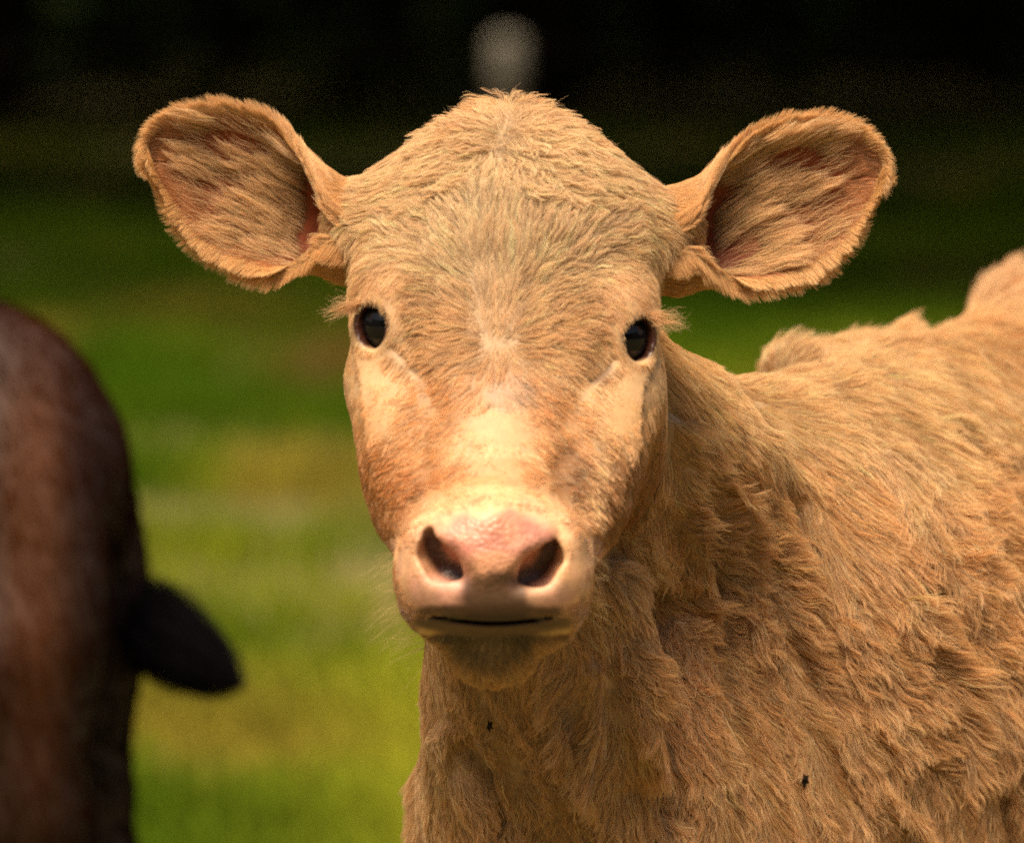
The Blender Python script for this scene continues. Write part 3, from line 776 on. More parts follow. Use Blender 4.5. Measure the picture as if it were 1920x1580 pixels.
for e in EYES:
    bpy.ops.mesh.primitive_uv_sphere_add(radius=e['r'], segments=64, ring_count=48)
    o = bpy.context.object; o.name = "eye"; o.data.name = "eye"; o.data.materials.append(EYEM)
    o.data.polygons.foreach_set("use_smooth", [True] * len(o.data.polygons))
    R = Matrix(e['R'].tolist()).to_4x4(); o.matrix_world = Matrix.Translation((e['c'] - off).tolist()) @ R
    o.parent = calf

# hair roots on head and body
Xv, Yv = X0, Y0
vd = (BV - CAM); vd /= np.linalg.norm(vd, axis=1, keepdims=True)
facing = -(BN * vd).sum(1)
wgt = np.clip((facing + .45) * 3, 0, 1)
wgt *= (Xv > -200) & (Xv < 2150) & (Yv < 1760)
padd = np.sqrt(((X0 - 925) / 128) ** 2 + ((Y0 - 1012) / 46) ** 2)                 # bare nose pad
phil = np.sqrt(((X0 - 925) / 122) ** 2 + ((Y0 - 1108) / 52) ** 2)
bare = np.clip(1.25 - np.minimum(padd, phil), 0, .25) * 4
bare = np.maximum(bare, (np.abs(Y0 - 1172) < 16) & (np.abs(X0 - 925) < 140)) * (BN[:, 1] < .3) * HB * (BV[:, 1] < -.12)
dens = np.where(HB, 1.7 + 2.8 * (1 - sl[:, 0]), 1.0) * wgt * (1 - bare) * (1 - lid[:, 0]) * (1 - ns[:, 0])
if 'NHAIR' not in globals(): NHAIR = 720000
p, n, T, B = tri_sample(BV, BQ, BN, NHAIR, dens)
hh = (HB[T] * B).sum(1) > .5
X, Y = proj(p)
F = np.where(hh[:, None], flow(X, Y, HEADFLOW), flow(X, Y, BODYFLOW))
d2 = np.stack([F[:, 0], np.zeros(len(p)), -F[:, 1]], 1)
d2 += np.stack([np.zeros(len(p)), np.full(len(p), .25), np.zeros(len(p))], 1)
t = d2 - n * (d2 * n).sum(1, keepdims=True); t /= np.linalg.norm(t, axis=1, keepdims=True) + 1e-9
fore = hh & (Y < 690); L = np.maximum(F[:, 2], 5.5) * .001 * np.where(fore, 1.5, np.where(hh, 1.0, 1.4))
for e in EYES:                                                                  # short round the eyes
    d = np.linalg.norm(p - e['c'], axis=1); L = np.where(d < .034, np.minimum(L, .0022 + np.clip(d - .019, 0, 1) * .45), L)
lipd = np.sqrt(((X - 925) / 185) ** 2 + ((Y - 1070) / 110) ** 2)
L = np.where(hh & (p[:, 1] < -.12) & (Y < 1160), np.minimum(L, .0032 + np.clip(lipd - .9, 0, 1) * .02), L)
pts = grow(p, n, t, L, F[:, 3] * .8, F[:, 4] * np.where(hh, .0013, .0021), np.where(rng.random(len(p)) < .06, .15, np.clip(F[:, 5] + .15, 0, .9)), K=9, lock=np.where(hh, .30 * (L > .010), 1.0))
hc = pigment_shade(p, hh)
var = (1 + rng.normal(0, .09, len(p)) + vnoise(p, 300, 21) * .07)[:, None]
pale = (rng.random(len(p)) < np.where(hh, .12, .2))[:, None] * .6; hc = hc * (1 - pale) + lin((250, 226, 190)) * pale
hc = np.clip(hc * var * np.clip(grow.tone, .62, 1.25)[:, None] * np.where(rng.random(len(p)) < .12, .62, 1.0)[:, None], .01, .93)
rad = np.where(hh, np.where(L < .009, .00015, .00012), .00014) * rng.uniform(.7, 1.2, len(p))
coat = curves_obj("coat", pts - off, rad, .00003, hc, FUR, body, root=.94 - np.where(hh, .38, .52) * np.clip((L - .005) / .008, 0, 1))  # long strands get darker roots, partly natural, partly painted shade

# ------------------------------------------------------------------ ear fur
def ear_fur(E, side):
    EV, EQ, EN, uv, U, W, o, OUT = E
    allp, allc, allr = [], [], []
    u, v = uv[:, 0], uv[:, 1]
    inner = np.arange(len(EV)) < o
    edge = np.maximum(np.abs(v), np.clip((u - .55) / .45, 0, 1))
    for mode, cnt in (("outer", 46000), ("inner", 30000), ("wisps", 7000), ("root", 12000), ("lip", 14000)):
        if mode == "outer": w = (~inner) * (.6 + 1.8 * (edge > .78))
        elif mode == "inner": w = inner * np.clip((edge - .40 + .35 * vnoise(EV, 30, 61)) / .3, 0.10, 1) * (u > .3) * (1 - .97 * np.clip(1.6 - np.hypot((u - .52) / .22, (v - .32) / .36) * 1.1, 0, 1)) * (1 - .95 * np.clip(1.6 - np.hypot((u - .42) / .14, (v + .48) / .24) * 1.2, 0, 1))
        elif mode == "lip": w = ((u > .12) & (u < .46) & (np.abs(v) > .62)) * 1.0
        elif mode == "wisps": w = inner * ((u > .24) & (u < .68) & (np.abs(v) < .85)) * np.clip(.15 + .9 * vnoise(EV, 55, 66), 0.02, 1) * (1 - .8 * np.clip(1.5 - np.hypot((u - .55) / .20, (v - .40) / .22) * 1.3, 0, 1))
        else: w = (~inner) * (u < .42) * 1.0
        p, n, T, B = tri_sample(EV, EQ, EN, cnt, w)
        uu = (u[T] * B).sum(1); vv = (v[T] * B).sum(1)
        Ut = (U[T] * B[..., None]).sum(1); Wt = (W[T] * B[..., None]).sum(1)
        sv = np.sign(vv)[:, None]
        ed = np.clip((np.abs(vv) - .5) / .5, 0, 1)[:, None]; tip = np.clip((uu - .6) / .4, 0, 1)[:, None]
        if mode == "outer":
            d = Ut * .8 + Wt * sv * (ed * .9); L = .007 + .008 * np.maximum(ed, tip)[:, 0]; lift = .22; cl = .22; wave = .0003
        elif mode == "inner":
            d = Ut * .7 + Wt * sv * (.25 + ed * .9); L = .010 + .005 * np.maximum(ed, tip)[:, 0]; lift = .2; cl = .3; wave = .0005
        elif mode == "lip":
            d = Ut * 1.0 - Wt * sv * .30; L = rng.uniform(.010, .026, cnt); lift = .14; cl = .45; wave = .0015
        elif mode == "wisps":
            d = Ut + Wt * (vv[:, None] * .5 + .15); L = rng.uniform(.018, .045, cnt); lift = .30; cl = .6; wave = .0022
        else:
            d = Ut * .9 + Wt * sv * .2; L = np.full(cnt, .013); lift = .22; cl = .5; wave = .0012
        rimk = np.clip(((edge[T] * B).sum(1) - .80) / .12, 0, 1)[:, None] if mode in ('outer', 'inner') else 0
        d = d / (np.linalg.norm(d, axis=1, keepdims=True) + 1e-9)
        if mode in ('outer', 'inner'):
            Ot = (OUT[T] * B[..., None]).sum(1); ex = rimk * (.9 if mode == 'outer' else .55)
            low = np.clip(-Ot[:, 2:3] * 1.3, 0, 1)
            d = d * (1 - ex) + (Ot * .75 + Ut * (.55 - .25 * low) + Wt * sv * .15) * ex
            L = L * (1 + ex[:, 0] * (.05 + .12 * low[:, 0]))
        t = d - n * (d * n).sum(1, keepdims=True) * (1 - rimk); t /= np.linalg.norm(t, axis=1, keepdims=True) + 1e-9
        q = grow(p, n, t, L * np.ones(cnt), np.full(cnt, lift), np.full(cnt, wave), np.full(cnt, cl), K=7, seed=40, jit=.5)
        c = np.tile(lin((240, 196, 146)), (cnt, 1))
        if mode == "inner": c = np.where((edge[T] * B).sum(1)[:, None] > .8, lin((240, 198, 146)), lin((206, 148, 104)))
        if mode == "wisps": c = np.tile(lin((248, 208, 166)), (cnt, 1))
        if mode == "outer": c = np.tile(lin((240, 194, 140)), (cnt, 1))
        c = np.clip(c * (1 + rng.normal(0, .12, cnt))[:, None], .01, .93)
        allp.append(q); allc.append(c); allr.append(np.full(cnt, .00010 if mode == "wisps" else .00010) * rng.uniform(.7, 1.2, cnt))
    return np.concatenate(allp), np.concatenate(allc), np.concatenate(allr)
for i, E in enumerate(EARS):
    q, c, r = ear_fur(E, i)
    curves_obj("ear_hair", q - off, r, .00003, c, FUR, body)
# eyelashes
lp, lc = [], []
for e in EYES:
    s = e['s']
    for k in range(130):
        a = rng.uniform(.15, 1.0)
        base = e['c'] + e['up'] * (.0172 + rng.normal(0, .0006)) * math.cos(a * 1.1) + e['g'] * .0095 + np.array([s * .0150 * math.sin(a * 1.1), 0, 0])
        d = np.array([s * 1.0, -.35, rng.normal(.06, .16) - .10 * (1 - a)]); d /= np.linalg.norm(d)
        Ln = rng.uniform(.014, .033)
        q = [base + d * Ln * x + np.array([0, 0, (-.008 * x * x + .003 * x) * rng.uniform(-.3, 1)]) for x in np.linspace(0, 1, 7)]
        lp.append(q); lc.append(lin((248, 206, 162)))
curves_obj("eyelashes", np.array(lp) - off, .00010, .00003, np.array(lc), FUR, body)
# long fine whiskers on lip, chin and cheek edge, stray hairs on the poll
wp, wc = [], []
def strand(px, py, y, dx, dy, dz, L, curve, colr):
    b = P(px, py, y); d = np.array([dx, dy, dz]); d /= np.linalg.norm(d)
    wp.append([b + d * L * x + np.array(curve) * L * x * x for x in np.linspace(0, 1, 7)]); wc.append(lin(colr))
for k in range(70):
    yy = rng.uniform(1030, 1240); xx = 742 + max(0, yy - 1120) * .6
    strand(xx + rng.uniform(0, 14), yy, rng.uniform(-.17, -.12), -1, -.2, rng.normal(-.1, .35), rng.uniform(.012, .032), (0, 0, -.25), (230, 200, 150))
for k in range(26):
    strand(rng.uniform(1090, 1105), rng.uniform(1030, 1150), -.15, 1, -.3, rng.normal(-.1, .3), rng.uniform(.01, .02), (0, 0, -.25), (230, 200, 150))
for k in range(46):
    a = rng.uniform(-1, 1); xx = 955 + a * 185; yy = 215 + 100 * a * a
    strand(xx, yy, rng.uniform(.03, .08), a * .9 + rng.normal(0, .35), rng.normal(0, .3), 1 - .5 * abs(a), rng.uniform(.012, .022), (rng.normal(0, .4), 0, -.1), (236, 206, 160))
curves_obj("whiskers", np.array(wp) - off, .00009, .00002, np.array(wc), FUR, body)

# ------------------------------------------------------------------ meadow
def ramp_mat(name, scale, stops, rough=.9, attr=None, bump=0):
    m, nt, b = mat_new(name)
    tc = nt.nodes.new("ShaderNodeTexCoord"); n = nt.nodes.new("ShaderNodeTexNoise")
    mp = nt.nodes.new("ShaderNodeMapping"); mp.inputs["Scale"].default_value = scale
    n.inputs["Scale"].default_value = 1; n.inputs["Detail"].default_value = 6
    nt.links.new(tc.outputs["Object"], mp.inputs[0]); nt.links.new(mp.outputs[0], n.inputs["Vector"])
    cr = nt.nodes.new("ShaderNodeValToRGB"); e = cr.color_ramp.elements
    e[0].position = stops[0][0]; e[0].color = (*lin(stops[0][1]), 1); e[1].position = stops[-1][0]; e[1].color = (*lin(stops[-1][1]), 1)
    for p_, c_ in stops[1:-1]:
        a = e.new(p_); a.color = (*lin(c_), 1)
    nt.links.new(n.outputs["Fac"], cr.inputs[0]); nt.links.new(cr.outputs[0], b.inputs["Base Color"])
    b.inputs["Roughness"].default_value = rough; b.inputs["Specular IOR Level"].default_value = .2
    if bump:
        bp = nt.nodes.new("ShaderNodeBump"); bp.inputs["Strength"].default_value = bump; bp.inputs["Distance"].default_value = .02
        nt.links.new(n.outputs["Fac"], bp.inputs["Height"]); nt.links.new(bp.outputs[0], b.inputs["Normal"])
    return m
nx, ny = 100, 130
xs = np.linspace(-90, 90, nx); ys = np.linspace(-60, 130, ny)
g = np.stack(np.meshgrid(xs, ys, [0.0], indexing='ij'), -1).reshape(-1, 3)
g[:, 2] = np.where(g[:, 1] > 6, vnoise(g, .12, 3) * .05, 0)
idx = np.arange(nx * ny).reshape(nx, ny)
q = np.stack([idx[:-1, :-1], idx[1:, :-1], idx[1:, 1:], idx[:-1, 1:]], -1).reshape(-1, 4)
tag(mesh_obj("meadow", g, q, ramp_mat("meadow soil", (3, 3, 3), [(.3, (84, 80, 50)), (.5, (104, 98, 62)), (.7, (124, 104, 72))])), kind="structure")
def simple_hair(name, transl=.4):
    m = bpy.data.materials.new(name); m.use_nodes = True
    nt = m.node_tree; nt.nodes.clear()
    out = nt.nodes.new("ShaderNodeOutputMaterial"); at = nt.nodes.new("ShaderNodeAttribute"); at.attribute_name = "pig_shade"
    d = nt.nodes.new("ShaderNodeBsdfDiffuse"); t = nt.nodes.new("ShaderNodeBsdfTranslucent"); x = nt.nodes.new("ShaderNodeMixShader"); x.inputs[0].default_value = transl
    nt.links.new(at.outputs["Color"], d.inputs["Color"]); nt.links.new(at.outputs["Color"], t.inputs["Color"])
    nt.links.new(d.outputs[0], x.inputs[1]); nt.links.new(t.outputs[0], x.inputs[2]); nt.links.new(x.outputs[0], out.inputs[0])
    return m
GRASSM = simple_hair("grass blade")
def grass(n=150000):
    y = 3.5 + (40 - 3.5) * rng.random(n * 2) ** 1.25
    half = (y + 5) * .095 + .6
    x = rng.uniform(-1, 1, n * 2) * half
    p = np.stack([x, y, np.zeros(n * 2)], 1)
    d = .5 + .5 * vnoise(p, 1.6, 71) + .25 * vnoise(p, 5, 72)
    k = rng.random(n * 2) < np.clip(d, .15, 1)
    p = p[k][:n]; d = d[k][:n]; n = len(p)
    h = (.05 + .10 * np.clip(d, 0, 1.2)) * rng.uniform(.5, 1.3, n)
    a = rng.uniform(0, 2 * math.pi, n); le = rng.uniform(.1, .8, n)
    s = np.linspace(0, 1, 4)[None, :, None]
    out = np.stack([np.cos(a), np.sin(a), np.zeros(n)], 1)[:, None]
    pts = p[:, None] + np.array([0, 0, 1.0]) * h[:, None, None] * s * (1 - .3 * s * le[:, None, None]) + out * (h * le)[:, None, None] * s ** 2
    pa = p * np.array([1, .28, 1])
    t = np.clip(.5 + .7 * vnoise(pa, 1.3, 73) + .4 * vnoise(pa, 3.5, 74), 0, 1)[:, None]
    c = lin((72, 102, 24)) * (1 - t) + lin((156, 160, 54)) * t
    dry = np.clip(vnoise(pa, 2.1, 75) * 2 - .9, 0, .5)[:, None]
    # a bare trodden patch of reddish earth and dead stalks
    X, Y = proj(p)
    pd = np.clip(1.3 - np.hypot((p[:, 0] + .45) / .24, (p[:, 1] - 14.3) / 1.3), 0, 1)[:, None]
    far = np.clip((p[:, 1] - 12.5) / 4, 0, 1)[:, None]
    c = c * (1 - far * .8) + lin((70, 104, 26)) * far * .8
    c = c * (1 - dry) + lin((168, 140, 70)) * dry
    c = c * (1 - pd * .8) + lin((116, 84, 50)) * pd * .8
    lush = np.clip(1.4 - np.hypot((p[:, 0] + .36) / .30, (p[:, 1] - 6.7) / .7), 0, 1)[:, None]
    c = c * (1 - lush * .7) + lin((60, 92, 10)) * lush * .7
    c = np.clip(c * rng.uniform(.75, 1.2, (n, 1)), 0, .9)
    o = curves_obj("grass", pts, .0032, .0006, c, GRASSM, None, root=.8)
    tag(o, kind="stuff")
grass()

# ------------------------------------------------------------------ the wood that closes the meadow, and the nearer trees of its edge
LEAFM = simple_hair("wood leaf", .3)
barkm = ramp_mat("bark", (4, 4, 14), [(.3, (40, 32, 26)), (.7, (92, 78, 64))], bump=.5)
def leaf_cards(centres, radii, n, size, seed):
    r = np.random.default_rng(seed)
    k = r.choice(len(centres), n, p=radii ** 2 / (radii ** 2).sum())
    d = r.normal(size=(n, 3)); d /= np.linalg.norm(d, axis=1, keepdims=True)
    c = centres[k] + d * (radii[k] * r.uniform(.55, 1.05, n) ** .6)[:, None] * np.array([1, 1, .85])
    a = r.normal(size=(n, 3)); a /= np.linalg.norm(a, axis=1, keepdims=True)
    b = np.cross(a, r.normal(size=(n, 3))); b /= np.linalg.norm(b, axis=1, keepdims=True)
    s = size * r.uniform(.6, 1.3, n)[:, None]
    V = np.stack([c - a * s, c + b * s * .5, c + a * s, c - b * s * .5], 1).reshape(-1, 3)
    return V, np.arange(n * 4).reshape(n, 4)
def leafmat(name, c0, c1):
    m, nt, b = mat_new(name)
    g = nt.nodes.new("ShaderNodeNewGeometry"); cr = nt.nodes.new("ShaderNodeValToRGB"); e = cr.color_ramp.elements
    e[0].color = (*lin(c0), 1); e[1].color = (*lin(c1), 1)
    nt.links.new(g.outputs["Random Per Island"], cr.inputs[0]); nt.links.new(cr.outputs[0], b.inputs["Base Color"]); b.inputs["Roughness"].default_value = .7
    b.inputs["Specular IOR Level"].default_value = .2
    return m
LEAVES = [leafmat("dark leaves", (26, 40, 14), (52, 74, 24)), leafmat("mid leaves", (34, 54, 14), (66, 94, 28))]
def tree(x, y, h, crown_r, seed, label, li=0):
    r = np.random.default_rng(seed)
    t = tag(empty("broadleaf_tree", (x, y, 0)), label, "tree", "trees along the edge of the wood")
    V, F = [], []
    def limb(a, b, ra, rb, seg=9):
        a, b = np.array(a, float), np.array(b, float); ax = (b - a) / np.linalg.norm(b - a)
        s = np.cross(ax, [0.3, .9, .2]); s /= np.linalg.norm(s); w = np.cross(ax, s); i0 = len(V)
        for q_, rr in ((a, ra), ((a + b) / 2 + s * ra * .5, (ra + rb) / 2), (b, rb)):
            for k in range(seg):
                an = 2 * math.pi * k / seg; V.append(q_ + (s * math.cos(an) + w * math.sin(an)) * rr)
        for l in range(2):
            for k in range(seg): F.append((i0 + l * seg + k, i0 + l * seg + (k + 1) % seg, i0 + (l + 1) * seg + (k + 1) % seg, i0 + (l + 1) * seg + k))
    lean = r.normal(0, .25, 2)
    top = (lean[0], lean[1], h * .55); limb((0, 0, -.1), (lean[0] * .4, lean[1] * .4, h * .22), .24, .19); limb((lean[0] * .4, lean[1] * .4, h * .22), top, .19, .12)
    cs = []
    for k in range(9):
        a = r.uniform(0, 2 * math.pi); z = r.uniform(.25, .95) * h; rr = crown_r * r.uniform(.35, .75) * (1 - .4 * abs(z / h - .55))
        c = np.array([math.cos(a) * rr + lean[0], math.sin(a) * rr + lean[1], z]); cs.append(c)
        limb((lean[0] * .7, lean[1] * .7, min(z * .7, h * .5)), c, .08, .03, 6)
    mesh_obj("trunk", np.array(V), F, barkm, t)
    cs = np.array(cs + [np.array([lean[0], lean[1], h * .75])]); rad = np.r_[r.uniform(.42, .62, 9), .7] * crown_r
    V2, F2 = leaf_cards(cs, rad, 5200, .17, seed)
    mesh_obj("crown", V2, F2, LEAVES[li], t, smooth=False)
TREES = [(-3.1, 37, 9, 3.0, "dark tree at the wood's edge above the brown calf", 0), (.2, 39, 10, 3.2, "dark tree at the wood's edge directly behind the grey post", 1),
         (3.4, 36.5, 8.5, 3.0, "blackish tree at the wood's edge above the calf's right-hand ear", 0)]
for i, (x, y, h, cr_, lb, li) in enumerate(TREES): tree(x, y, h, cr_, 90 + i, lb, li)
def wood():
    r = np.random.default_rng(5)
    cs = []; rad = []
    for a in np.arange(0, 2 * math.pi, .052):
        for lay in range(3):
            R_ = (44 + lay * 4 if math.cos(a) > -.2 else 23 + lay * 4) + r.uniform(-1, 1)  # nearer arc behind the camera is unseen, added to darken eye reflections and fill
            for z in (1.2, 3.8, 6.5, 9.0 + lay):
                cs.append([math.sin(a) * R_, math.cos(a) * R_ + r.uniform(-.6, .6), z + r.uniform(-.6, .6)]); rad.append(r.uniform(1.6, 2.4))
    for k in range(190):                                        # unseen boughs, added overhead to shade the far side of the meadow
        cs.append([r.uniform(-17, 15), r.uniform(13.0, 44), r.uniform(3.4, 7.5)]); rad.append(r.uniform(1.7, 2.6))
    V, F = leaf_cards(np.array(cs), np.array(rad), 210000, .40, 6)
    tag(mesh_obj("forest_and_shade_boughs", V, F, LEAVES[0], None, smooth=False), kind="stuff")
    # the wood floor rises behind as a dark thicket bank
    n = 72; V = []; F = []
    for k in range(n):
        a = 2 * math.pi * k / n; R_ = 56 if math.cos(a) > -.2 else 36
        for z, rr in ((-.2, R_ - 4), (8 + r.uniform(-1, 1), R_ - 1), (11 + r.uniform(-1.5, 1.5), R_ + 3), (-.2, R_ + 6)): V.append((math.sin(a) * rr, math.cos(a) * rr, z))
        for j in range(3): F.append((k * 4 + j, k * 4 + j + 1, ((k + 1) % n) * 4 + j + 1, ((k + 1) % n) * 4 + j))
    gx, gy = 24, 24; b0 = len(V)
    for i in range(0):
        for j in range(gy): V.append((-19 + 36 * i / (gx - 1), 33 + 19 * j / (gy - 1), 7.6 + r.uniform(-.5, .5)))
    for i in range(0):
        for j in range(gy - 1): F.append((b0 + i * gy + j, b0 + (i + 1) * gy + j, b0 + (i + 1) * gy + j + 1, b0 + i * gy + j + 1))
    tag(mesh_obj("thicket", np.array(V, float), F, ramp_mat("thicket", (.6, .6, .6), [(.3, (14, 20, 9)), (.7, (34, 44, 18))]), None), kind="stuff")
wood()

# ------------------------------------------------------------------ fence: pale weathered post, further posts, wires
postm = ramp_mat("weathered post", (30, 30, 4), [(.3, (120, 112, 102)), (.7, (176, 168, 156))], bump=.4)
capm = ramp_mat("pale post top", (20, 20, 20), [(.3, (134, 130, 122)), (.7, (166, 162, 152))], bump=.2)
wirem = ramp_mat("rusty wire", (40, 40, 40), [(.3, (34, 28, 22)), (.7, (58, 46, 36))], rough=1.0)
def lathe(profile, seg=20, jitter=0, seed=0):
    r = np.random.default_rng(seed); V = []; F = []
    for k in range(seg):
        a = 2 * math.pi * k / seg; j = 1 + r.uniform(-jitter, jitter)
        for rr, z in profile: V.append((rr * j * math.cos(a), rr * j * math.sin(a), z))
    m_ = len(profile)
    for k in range(seg):
        for l in range(m_ - 1): F.append((k * m_ + l, ((k + 1) % seg) * m_ + l, ((k + 1) % seg) * m_ + l + 1, k * m_ + l + 1))
    return np.array(V), F
FY = 22.0
pz = P(950, 62, FY)[2]
fence = tag(empty("wire_fence", (float(P(951, 100, FY)[0]), FY, 0)), "old wire fence across the far side of the meadow with one pale-topped post", "fence")
V, F = lathe([(.001, -.1), (.060, -.1), (.062, .3), (.060, pz - .20), (.001, pz - .20)], jitter=.06)
mesh_obj("post", V, F, ramp_mat("dark post", (30, 30, 4), [(.3, (58, 50, 42)), (.7, (92, 82, 70))], bump=.4), fence)
V, F = lathe([(.001, pz - .2), (.066, pz - .2), (.069, pz - .17), (.069, pz - .04), (.056, pz - .01), (.001, pz)], jitter=.03)
mesh_obj("post_cap", V, F, capm, fence)["label"] = "pale grey cap on the post"
for x in (-6.2, -3.1, 3.2, 6.3):
    V, F = lathe([(.001, -.1), (.04, -.1), (.042, .3), (.038, .82), (.001, .84)], jitter=.06)
    V[:, 0] += x; mesh_obj("post", V, F, bpy.data.materials["dark post"], fence)
for z in (.28, .52, .76):
    pts = np.stack([np.linspace(-9, 9, 60), np.full(60, -.05), z - .02 * np.abs(np.sin(np.linspace(-9, 9, 60)))], 1)
    V = []; F = []
    for i, p_ in enumerate(pts):
        for k in range(6): V.append(p_ + np.array([0, math.cos(k * math.pi / 3), math.sin(k * math.pi / 3)]) * .003)
    for i in range(len(pts) - 1):
        for k in range(6): F.append((i * 6 + k, i * 6 + (k + 1) % 6, i * 6 + 6 + (k + 1) % 6, i * 6 + 6 + k))
    mesh_obj("wire", np.array(V), F, wirem, fence)

# ------------------------------------------------------------------ the dark brown calf on the left, seen from behind
DY = 2.0
AX = np.array([-.985, .17]); AL = np.array([.17, .985])          # head to the left, hindquarters to the right
RX = P(240, 1000, DY)[0]
def dpos(s, l, z):      # s forward from the point of the rump, l away from the camera
    return np.array([RX + AX[0] * s + AL[0] * l, DY + AX[1] * s + AL[1] * l, z])
DR = np.array([[AX[0], AL[0], 0], [AX[1], AL[1], 0], [0, 0, 1]], dtype=f32)   # columns: forward, lateral, up
def dark_sdf(p):
    p = np.asarray(p, f32)
    f = ell(p, dpos(.20, .0, .70), (.20, .15, .165), DR)
    f = smin(f, ell(p, dpos(.24, .0, .79), (.17, .09, .085), DR), .06)
    for l in (-.09, .09):
        f = smin(f, ell(p, dpos(.155, l, .58), (.155, .07, .20), DR), .05)
        f = smin(f, chain(p, [(dpos(.17, l, .50), .14), (dpos(.125, l, .38), .105), (dpos(.075, l, .30), .06), (dpos(.055, l, .25), .045), (dpos(.07, l, .11), .026), (dpos(.08, l, .07), .03), (dpos(.11, l, .03), .033)], .02), .05)
        f = smin(f, chain(p, [(dpos(.95, l, .50), .075), (dpos(.95, l, .26), .035), (dpos(.95, l, .09), .024), (dpos(.97, l, .03), .032)], .02), .05)
    f = smin(f, cone(p, dpos(.3, 0, .64), dpos(.95, 0, .62), .20, .19), .08)
    f = smin(f, cone(p, dpos(.25, 0, .82), dpos(.9, 0, .81), .05, .05), .06)
    f = smin(f, cone(p, dpos(1.0, 0, .70), dpos(1.25, 0, .85), .15, .09), .08)
    f = smin(f, cone(p, dpos(1.28, 0, .88), dpos(1.52, -.02, .70), .085, .05), .05)
    for l in (-.13, .13):
        f = smin(f, ell(p, dpos(1.30, l, .92), (.02, .07, .04), DR), .02)
    f = np.maximum(f, .004 - p[:, 2])
    return f
c0 = dpos(.5, 0, 0)
DV, DQ = surface_nets(dark_sdf, np.arange(c0[0] - 1.25, c0[0] + .65, .014), np.arange(c0[1] - .45, c0[1] + .60, .014), np.arange(-.02, 1.06, .014))
DN = vnormals(DV, DQ)
if (dark_sdf(DV[:500] + DN[:500] * .004) > 0).mean() < .5: DQ = DQ[:, ::-1]; DN = -DN
dcalf = tag(empty("calf", (float(c0[0]), float(c0[1]), 0)), "dark brown calf at the left edge seen from behind, flicking its black tail", "calf")
doff = np.array([c0[0], c0[1], 0])
def dark_col(p):
    X, Y = proj(p)
    c = np.tile(lin((68, 36, 20)), (len(p), 1))
    c = c * .38
    for bx, by, rx, ry, rot, colr, st in [(60, 900, 70, 330, -8, (94, 52, 24), .75), (80, 1250, 60, 260, 0, (84, 46, 20), .6), (190, 900, 70, 420, 0, (40, 21, 15), .8), (210, 1350, 70, 320, 0, (26, 14, 11), .85), (20, 660, 120, 90, 20, (46, 25, 17), .6)]:
        k = np.exp(-((X - bx) / rx) ** 2 - ((Y - by) / ry) ** 2)[:, None] * st; c = c * (1 - k) + lin(colr) * 1.0 * k
    return c
dbody = mesh_obj("body", DV - doff, DQ, SKIN, dcalf)
set_pig_shade(dbody.data, dark_col(DV))
p, n, T, B = tri_sample(DV, DQ, DN, 60000, (DN[:, 1] < .4) * 1.0)
d2 = np.tile([.1, 0, -1.0], (len(p), 1)); t = d2 - n * (d2 * n).sum(1, keepdims=True); t /= np.linalg.norm(t, axis=1, keepdims=True) + 1e-9
q = grow(p, n, t, np.full(len(p), .018), np.full(len(p), .3), np.full(len(p), .001), np.full(len(p), .7), K=4, seed=80, small=.006, big=.02)
DARKFUR = simple_hair("dark coat", .1)
curves_obj("coat", q - doff, .00045, .0001, dark_col(p), DARKFUR, dbody, root=.8)
# tail: dock hidden by the haunch, the black switch thrown out to the right
tp = [dpos(.10, .03, .80), P(150, 900, DY + .16), P(205, 1050, DY + .17), P(236, 1120, DY + .12), P(280, 1165, DY + .08), P(330, 1205, DY + .05)]
def tube(pts, rs, seg=12):
    V = []; F = []
    pts = [np.array(a, float) for a in pts]
    for i, a in enumerate(pts):
        ax = pts[min(i + 1, len(pts) - 1)] - pts[max(i - 1, 0)]; ax /= np.linalg.norm(ax)
        s = np.cross(ax, [0, 1, .01]); s /= np.linalg.norm(s); w = np.cross(ax, s)
        for k in range(seg): V.append(a + (s * math.cos(2 * math.pi * k / seg) + w * math.sin(2 * math.pi * k / seg)) * rs[i])
    for i in range(len(pts) - 1):
        for k in range(seg): F.append((i * seg + k, i * seg + (k + 1) % seg, (i + 1) * seg + (k + 1) % seg, (i + 1) * seg + k))
    return np.array(V), F
V, F = tube(tp, [.022, .020, .017, .015, .012, .005])
tail = mesh_obj("tail", V - doff, F, SKIN, dcalf); set_pig_shade(tail.data, np.tile(lin((40, 24, 20)), (len(V), 1)))
tn = 9000; s = np.linspace(0, 1, 7)
spine = [P(222, 1110, DY + .12), P(290, 1175, DY + .08), P(350, 1225, DY + .05), P(425, 1268, DY + .03)]
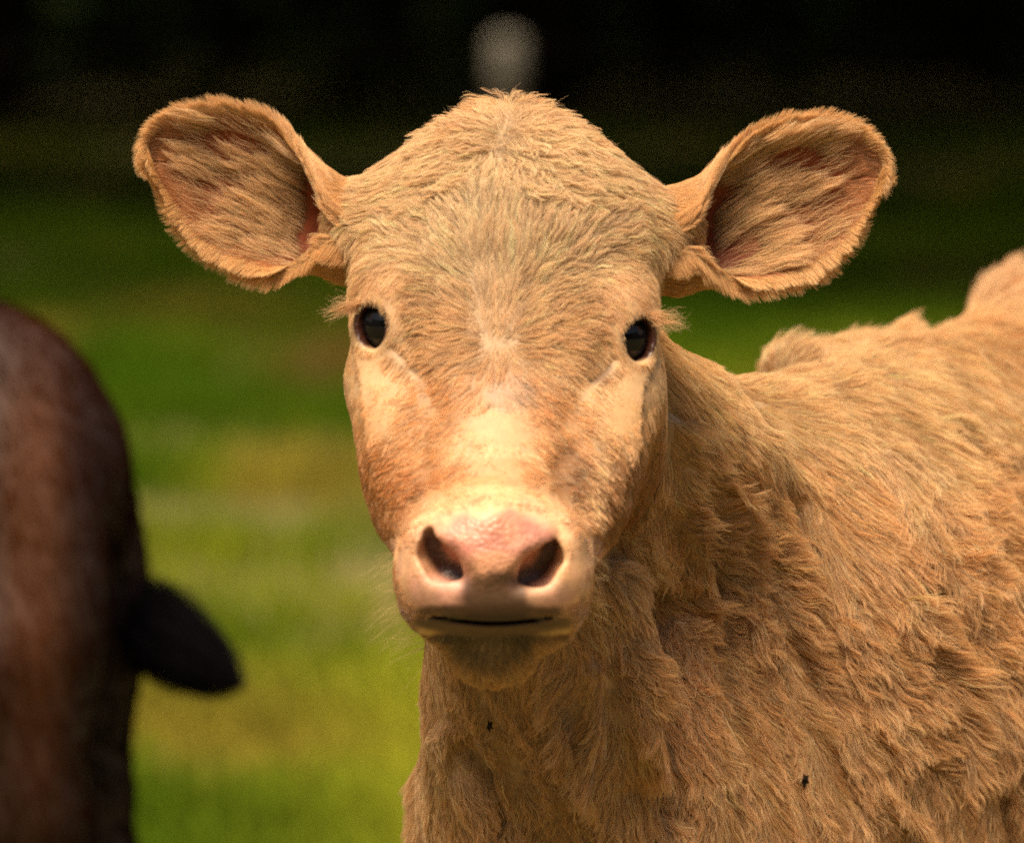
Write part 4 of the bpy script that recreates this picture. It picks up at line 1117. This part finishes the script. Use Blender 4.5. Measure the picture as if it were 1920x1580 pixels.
u0 = rng.uniform(0, .72, tn); sp = np.array(spine); su = np.linspace(0, 1, 4)
def onsp(u): return np.stack([np.interp(u, su, sp[:, k]) for k in range(3)], -1)
rad_ = rng.normal(size=(tn, 3)); rad_ /= np.linalg.norm(rad_, axis=1, keepdims=True); rad_ *= (rng.random(tn) ** .5 * rng.uniform(.5, 1.6, tn) ** 1.0)[:, None]
Lq = rng.uniform(.28, .5, tn)
uu = u0[:, None] + Lq[:, None] * s[None]
wid = (.010 + .024 * np.sin(np.clip(uu / 1.05, 0, 1) * math.pi) ** .6) * (1.15 - .35 * uu)
over = np.clip(uu - 1, 0, 1)[..., None] * (sp[3] - sp[2]) * 2.0
q = onsp(np.clip(uu, 0, 1).ravel()).reshape(tn, 7, 3) + over + rad_[:, None] * wid[..., None]
curves_obj("tail_switch", q - doff, .0005, .0002, np.tile(lin((20, 18, 22)), (tn, 1)) * rng.uniform(.6, 1.5, (tn, 1)), DARKFUR, tail, root=.8)

# ------------------------------------------------------------------ burrs caught in the pale calf's coat
burrm = ramp_mat("burr", (300, 300, 300), [(.3, (20, 16, 12)), (.7, (44, 34, 24))])
def burr(px, py, size, label):
    k = np.argmin((X0 - px) ** 2 + (Y0 - py) ** 2 + 1e4 * np.maximum(BN[:, 1] + .2, 0) + 1e6 * ISHEAD)
    c = BV[k] + BN[k] * .007
    r = np.random.default_rng(int(px)); V = []; F = []
    me = bpy.data.meshes.new("burr")
    import bmesh
    bm = bmesh.new(); bmesh.ops.create_icosphere(bm, subdivisions=2, radius=size)
    for i, v in enumerate(bm.verts): v.co *= (1.7 if i % 3 == 0 else .8) * r.uniform(.8, 1.15)
    bm.to_mesh(me); bm.free(); me.materials.append(burrm)
    o = bpy.data.objects.new("burr", me); o.location = c.tolist(); o.scale = (.8, .8, 1.3); link(o)
    tag(o, label, "burr", "burrs caught in the pale calf's coat")
burr(1505, 1462, .0028, "small dark burr stuck in the shoulder coat of the pale calf")
burr(923, 1350, .0024, "small dark burr stuck in the throat coat below the pale calf's chin")
